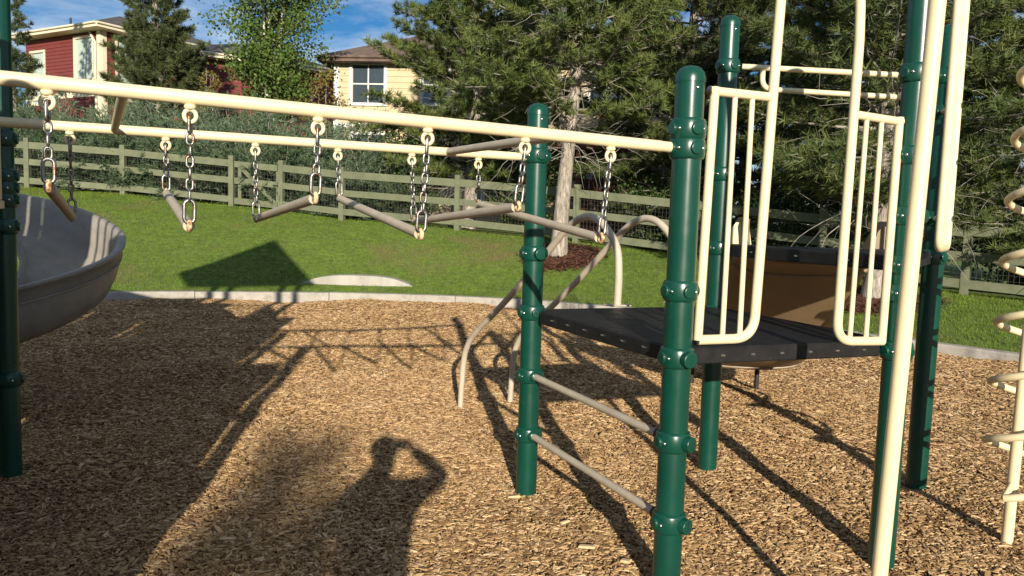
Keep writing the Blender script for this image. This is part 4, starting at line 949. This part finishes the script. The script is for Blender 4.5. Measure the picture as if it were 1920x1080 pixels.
def leafy(name, base, H_, R_, h0, label, seed, m, nleaf, size, stems=3, bark=PALEBARK, cat='tree', group=None, shape=1.0):
    r = random.Random(seed); rg = np.random.default_rng(seed); bx, by = base; bz = terr(bx, by) - .05; root = thing(name, (bx, by, bz), label, cat, group)
    tm = MB(); ends = []
    for s in range(stems):
        az = 6.283 * s / stems + r.uniform(-.4, .4); tp = Vector((bx + math.cos(az) * R_ * .28, by + math.sin(az) * R_ * .28, bz + H_ * r.uniform(.85, .97))); b0 = Vector((bx + math.cos(az) * .1 * min(1, R_), by + math.sin(az) * .1 * min(1, R_), bz)); path = catmull([b0, b0.lerp(tp, .3) + Vector((r.uniform(-.15, .15), r.uniform(-.15, .15), 0)), b0.lerp(tp, .65), tp], 4)
        tr = .055 * (H_ / 9) ** .8 + .008; tm.tube(path, [tr * (1 - .85 * k / (len(path) - 1)) for k in range(len(path))], 8)
        for k in range(int(16 * H_ / 9) + 6):
            t_ = h0 / H_ + (1 - h0 / H_) * r.random(); i = min(int(t_ * (len(path) - 1)), len(path) - 2); o_ = path[i].lerp(path[i + 1], r.random()); az2 = r.uniform(0, 6.28); f = (o_.z - bz) / H_; l = R_ * r.uniform(.45, 1.0) * (math.sin(math.pi * min(1, max(.12, (f - h0 / H_ * .6) / (1 - h0 / H_ * .6)) ** shape)) ** .6)
            e_ = o_ + Vector((math.cos(az2) * l, math.sin(az2) * l, l * r.uniform(.2, .8))); tm.tube([o_, o_.lerp(e_, .5) + Vector((0, 0, -.05)), e_], [.012, .008, .004], 4, caps=False); ends.append((o_, e_))
    tm.build('trunk', bark, root)
    per = max(1, nleaf // len(ends)); P_ = []
    for o_, e_ in ends:
        for c in range(5):
            cpt = np.array(o_.lerp(e_, r.uniform(.3, 1.05))); sg = r.uniform(.10, .24) * min(1.3, R_ / 1.6); P_.append(cpt + rg.normal(0, sg, (per // 5 + 1, 3)))
    P_ = np.concatenate(P_); n = len(P_); D_ = rg.normal(size=(n, 3)) + np.array([0, 0, .4])
    leaf = [np.array([[[0, 0, 0], [.5, -.42, .03], [1, 0, -.05]], [[0, 0, 0], [1, 0, -.05], [.5, .42, .03]]])]
    scatter('crown', leaf, P_, D_, rg.uniform(.7, 1.25, n) * size, m, root, seed); return root
leafy('aspen_tree', (-8.45, 28.0), 11.5, 2.0, 3.6, 'leafy green aspen with pale stems between the two houses', 31, ASPEN, 27000, .11, 5)
leafy('shrub', (-11.35, 30.0), 5.2, .6, .8, 'thin autumn tinted shrub between the pointed pine and the aspen', 32, AUTUMN, 1300, .09, 3, TWIG, 'shrub', 'autumn shrubs')
leafy('shrub', (-6.75, 27.6), 5.1, 1.0, .8, 'yellowing shrub at the left corner of the yellow house', 33, AUTUMN, 1800, .09, 3, TWIG, 'shrub', 'autumn shrubs')
leafy('shrub', (-2.9, 23.0), 2.5, 1.4, .1, 'dark green leafy bush behind the fence, right of the junipers', 34, SHRUB, 7000, .075, 6, TWIG, 'shrub')
leafy('shrub', (-4.6, 26.5), 3.4, 1.2, .3, 'thin bush with bare twigs under the yellow house window', 35, SHRUB, 2500, .07, 5, TWIG, 'shrub')
leafy('shrub', (.4, 22.5), 2.2, 1.5, .1, 'shaded bush behind the fence left of the bare pine trunk', 36, SHRUB, 6000, .08, 6, TWIG, 'shrub')

for i_, (x_, y_, h_, r_) in enumerate(((3.4, 20.2, 1.5, 1.3), (5.9, 18.6, 1.4, 1.3), (8.0, 17.2, 1.4, 1.4), (10.2, 15.8, 1.3, 1.4), (12.6, 14.2, 1.3, 1.5))):
    leafy('shrub', (x_, y_), h_, r_, .05, ['low shaded bush behind the fence just right of the bare trunk', 'low shaded bush behind the fence under the middle pine', 'low shaded bush behind the fence beside the rear green post', 'low shaded bush behind the fence left of the coil climber', 'low shaded bush behind the fence at the far right'][i_], 90 + i_, SHRUB, 5000, .07, 7, TWIG, 'shrub', 'low bushes behind the fence')
JT = [tuft(14, .17, .62, .011, 50 + s, 1.1) for s in range(4)]
def juniper(base, H_, R_, label, seed, m, n=3000):
    r = random.Random(seed); rg = np.random.default_rng(seed); bx, by = base; bz = terr(bx, by) - .05; root = thing('juniper_bush', (bx, by, bz), label, 'shrub', 'juniper hedge behind the fence')
    tm = MB(); P_, D_ = [], []; nb = 80
    for k in range(nb):
        az = r.uniform(0, 6.283); f = r.random(); el = .10 + 1.25 * f ** 1.2; L_ = (math.cos(el) * R_ ** 1 + math.sin(el) * H_) * r.uniform(.72, 1.15) * .98
        a = Vector((bx, by, bz + .1)); q = a; br = [a]; e2 = el
        for s in range(6): e2 += r.uniform(-.14, .10); az2 = az + r.uniform(-.12, .12); q = q + Vector((math.cos(az2) * math.cos(e2), math.sin(az2) * math.cos(e2), math.sin(e2))) * (L_ / 6); br.append(q)
        tm.tube(br, [.03 * (1 - .14 * s) for s in range(7)], 4, caps=False)
        for j in range(n // nb):
            t_ = 1 - r.random() ** 1.3 * .55; fi = t_ * 6; i = min(int(fi), 5); o_ = br[i].lerp(br[i + 1], min(1, fi - i)); d0 = (br[i + 1] - br[i]).normalized()
            off = Vector((r.gauss(0, 1), r.gauss(0, 1), r.gauss(0, .7))) * (.05 + .16 * (1 - t_) + .05); P_.append(o_ + off); D_.append(Vector((d0.x, d0.y, d0.z * .4)) + off * 3.2 + Vector((0, -.15, .05)))
    tm.build('stems', TWIG, root)
    scatter('crown', JT, np.array([tuple(p) for p in P_]), np.array([tuple(p) for p in D_]), rg.uniform(.7, 1.25, len(P_)), m, root, seed)
jl = ['tall spiky juniper before the red house corner, leftmost of the hedge', 'grey green juniper behind the second fence post from the left', 'broad grey green juniper left of the fence gate', 'grey green juniper rising directly behind the gate',
      'rounded grey green juniper just right of the gate', 'lower dark juniper behind the fence post right of the gate', 'dark juniper low behind the leftmost fence bay', 'dark juniper low behind the fence between the pine and gate', 'rear juniper under the pointed pine', 'rear juniper below the aspen tree', 'rear juniper right of the aspen below the yellow house corner', 'upright juniper tip beside the leftmost chain']
js = [(-15.6, 25.0, 1.9, 1.6, JUNI), (-12.9, 25.2, 1.8, 2.0, JUNI), (-10.4, 24.9, 2.1, 2.0, JUNI), (-7.9, 24.6, 2.3, 2.0, JUNI), (-5.6, 24.0, 2.1, 1.7, JUNI), (-4.1, 23.2, 1.7, 1.3, JUNID), (-14.2, 23.9, 1.4, 1.5, JUNID), (-9.2, 23.5, 1.4, 1.5, JUNID), (-12.0, 27.2, 2.5, 2.0, JUNI), (-9.3, 27.0, 2.7, 2.1, JUNI), (-6.9, 25.8, 2.5, 1.7, JUNI), (-14.7, 26.6, 2.8, .8, JUNI)]
for i, (x, y, h, r_, m_) in enumerate(js): juniper((x, y), h, r_, jl[i], 60 + i, m_, 2300)
juniper((-11.4, 23.6), 1.5, 1.5, 'dark juniper low behind the second fence bay', 81, JUNID, 2200); juniper((-6.6, 23.0), 1.5, 1.3, 'dark juniper low behind the gate', 82, JUNID, 2200)
juniper((-17.6, 24.6), 2.4, 1.8, 'juniper half hidden by the dark post at the left edge', 83, JUNI, 2600)
#%%PART4
# ================================================================== the photographer, standing behind the camera; only the shadow is in view
def skinned(name, verts, edges, radii, m, parent, sub=2, root=0):
    me = bpy.data.meshes.new(name); me.from_pydata([Vector(v) - WL[parent.name] for v in verts], edges, []); me.materials.append(m)
    o = place(name, me, WL[parent.name], parent)
    md = o.modifiers.new('skin', 'SKIN'); sv = me.skin_vertices[0].data
    for i, r_ in enumerate(radii): sv[i].radius = r_ if hasattr(r_, '__len__') else (r_, r_)
    sv[root].use_root = True
    md.use_smooth_shade = True
    s = o.modifiers.new('sub', 'SUBSURF'); s.levels = sub; s.render_levels = sub
    return o
px, py = -.125, -.20
person = thing('person', (px, py, 0), 'person in dark clothes holding up a phone, whose shadow falls on the chips', 'person')
J = dict(pel=(px, py, .96), sp=(px, py + .02, 1.15), ch=(px + .005, py + .01, 1.32), nk=(px, py + .01, 1.49), hd0=(px, py + .03, 1.56), hd=(px, py + .03, 1.66), ht=(px, py + .02, 1.72),
         sr=(px + .17, py + .01, 1.415), er=(px + .40, py + .07, 1.50), wr=(px + .20, py + .135, 1.63), hr=(px + .165, py + .145, 1.655),
         sl=(px - .17, py + .01, 1.40), el=(px - .25, py + .12, 1.22), wl=(px - .04, py + .15, 1.54), hl=(px - .025, py + .15, 1.60),
         hr0=(px + .09, py, .92), kr=(px + .11, py + .02, .50), ar=(px + .12, py - .02, .09), fr=(px + .14, py + .14, .035),
         hl0=(px - .09, py, .92), kl=(px - .11, py + .02, .50), al=(px - .12, py - .02, .09), fL=(px - .14, py + .14, .035))
R_ = dict(pel=(.18, .12), sp=(.175, .12), ch=(.19, .13), nk=.058, hd0=.07, hd=(.082, .10), ht=.066, sr=.085, er=.066, wr=.048, hr=(.04, .02), sl=.085, el=.066, wl=.048, hl=(.04, .02), hr0=.095, kr=.062, ar=.042, fr=.04, hl0=.095, kl=.062, al=.042, fL=.04)
K = list(J); E_ = [('pel', 'sp'), ('sp', 'ch'), ('ch', 'nk'), ('nk', 'hd0'), ('hd0', 'hd'), ('hd', 'ht'), ('ch', 'sr'), ('sr', 'er'), ('er', 'wr'), ('wr', 'hr'), ('ch', 'sl'), ('sl', 'el'), ('el', 'wl'), ('wl', 'hl'), ('pel', 'hr0'), ('hr0', 'kr'), ('kr', 'ar'), ('ar', 'fr'), ('pel', 'hl0'), ('hl0', 'kl'), ('kl', 'al'), ('al', 'fL')]
body = skinned('body', [J[k] for k in K], [(K.index(a), K.index(b_)) for a, b_ in E_], [R_[k] for k in K], CLOTH, person)
# face and hands carry skin; hair covers the crown
fc = MB(); fc.lathe((px, py + .115, 1.645), [(.012, .0), (.010, .012), (0, .024)], 10, Vector((0, 1, -.2)))
for s_ in (-1, 1): fc.lathe((px + s_ * .085, py + .03, 1.65), [(.03, -.008), (.028, .006), (0, .012)], 10, Vector((s_, 0, 0)))
fc.tube([(px - .025, py + .112, 1.60), (px, py + .118, 1.598), (px + .025, py + .112, 1.60)], .006, 6)
face = fc.build('face', SKIN, person)
for s_ in (-1, 1): MB().lathe((px + s_ * .032, py + .112, 1.675), [(.012, -.004), (.010, .004), (0, .008)], 10, Vector((0, 1, 0))).build('eye', DARK, face)
MB().lathe((px, py + .01, 1.665), [(.100, -.02), (.103, .02), (.092, .065), (.062, .098), (.02, .112), (0, .113)], 20).build('hair', HAIR, person)
for hn, sx_ in (('hr', -1), ('hl', 1)):
    h = Vector(J[hn]); vs, es, rs = [h + Vector((0, 0, -.01))], [], [.022]
    for f, (dx, dz, l) in enumerate(((-.030, .018, .055), (-.012, .03, .07), (.006, .032, .075), (.022, .028, .066), (.036, .01, .05))):
        i = len(vs); vs += [h + Vector((dx * .7, .0, dz * .6)), h + Vector((dx * .9 + sx_ * l * .35, .012, dz + l * .25)), h + Vector((dx * .6 + sx_ * l * .8, .022, dz + l * .18))]; es += [(0, i), (i, i + 1), (i + 1, i + 2)]; rs += [.0105, .009, .0075]
    skinned('hand', vs, es, rs, SKIN, person, 1)
ph = MB().box((px + .068, -.042, 1.672), (.148, .008, .074), None, .003).build('phone', DARK); tag(ph, 'black phone held up in both hands by the person', 'phone')
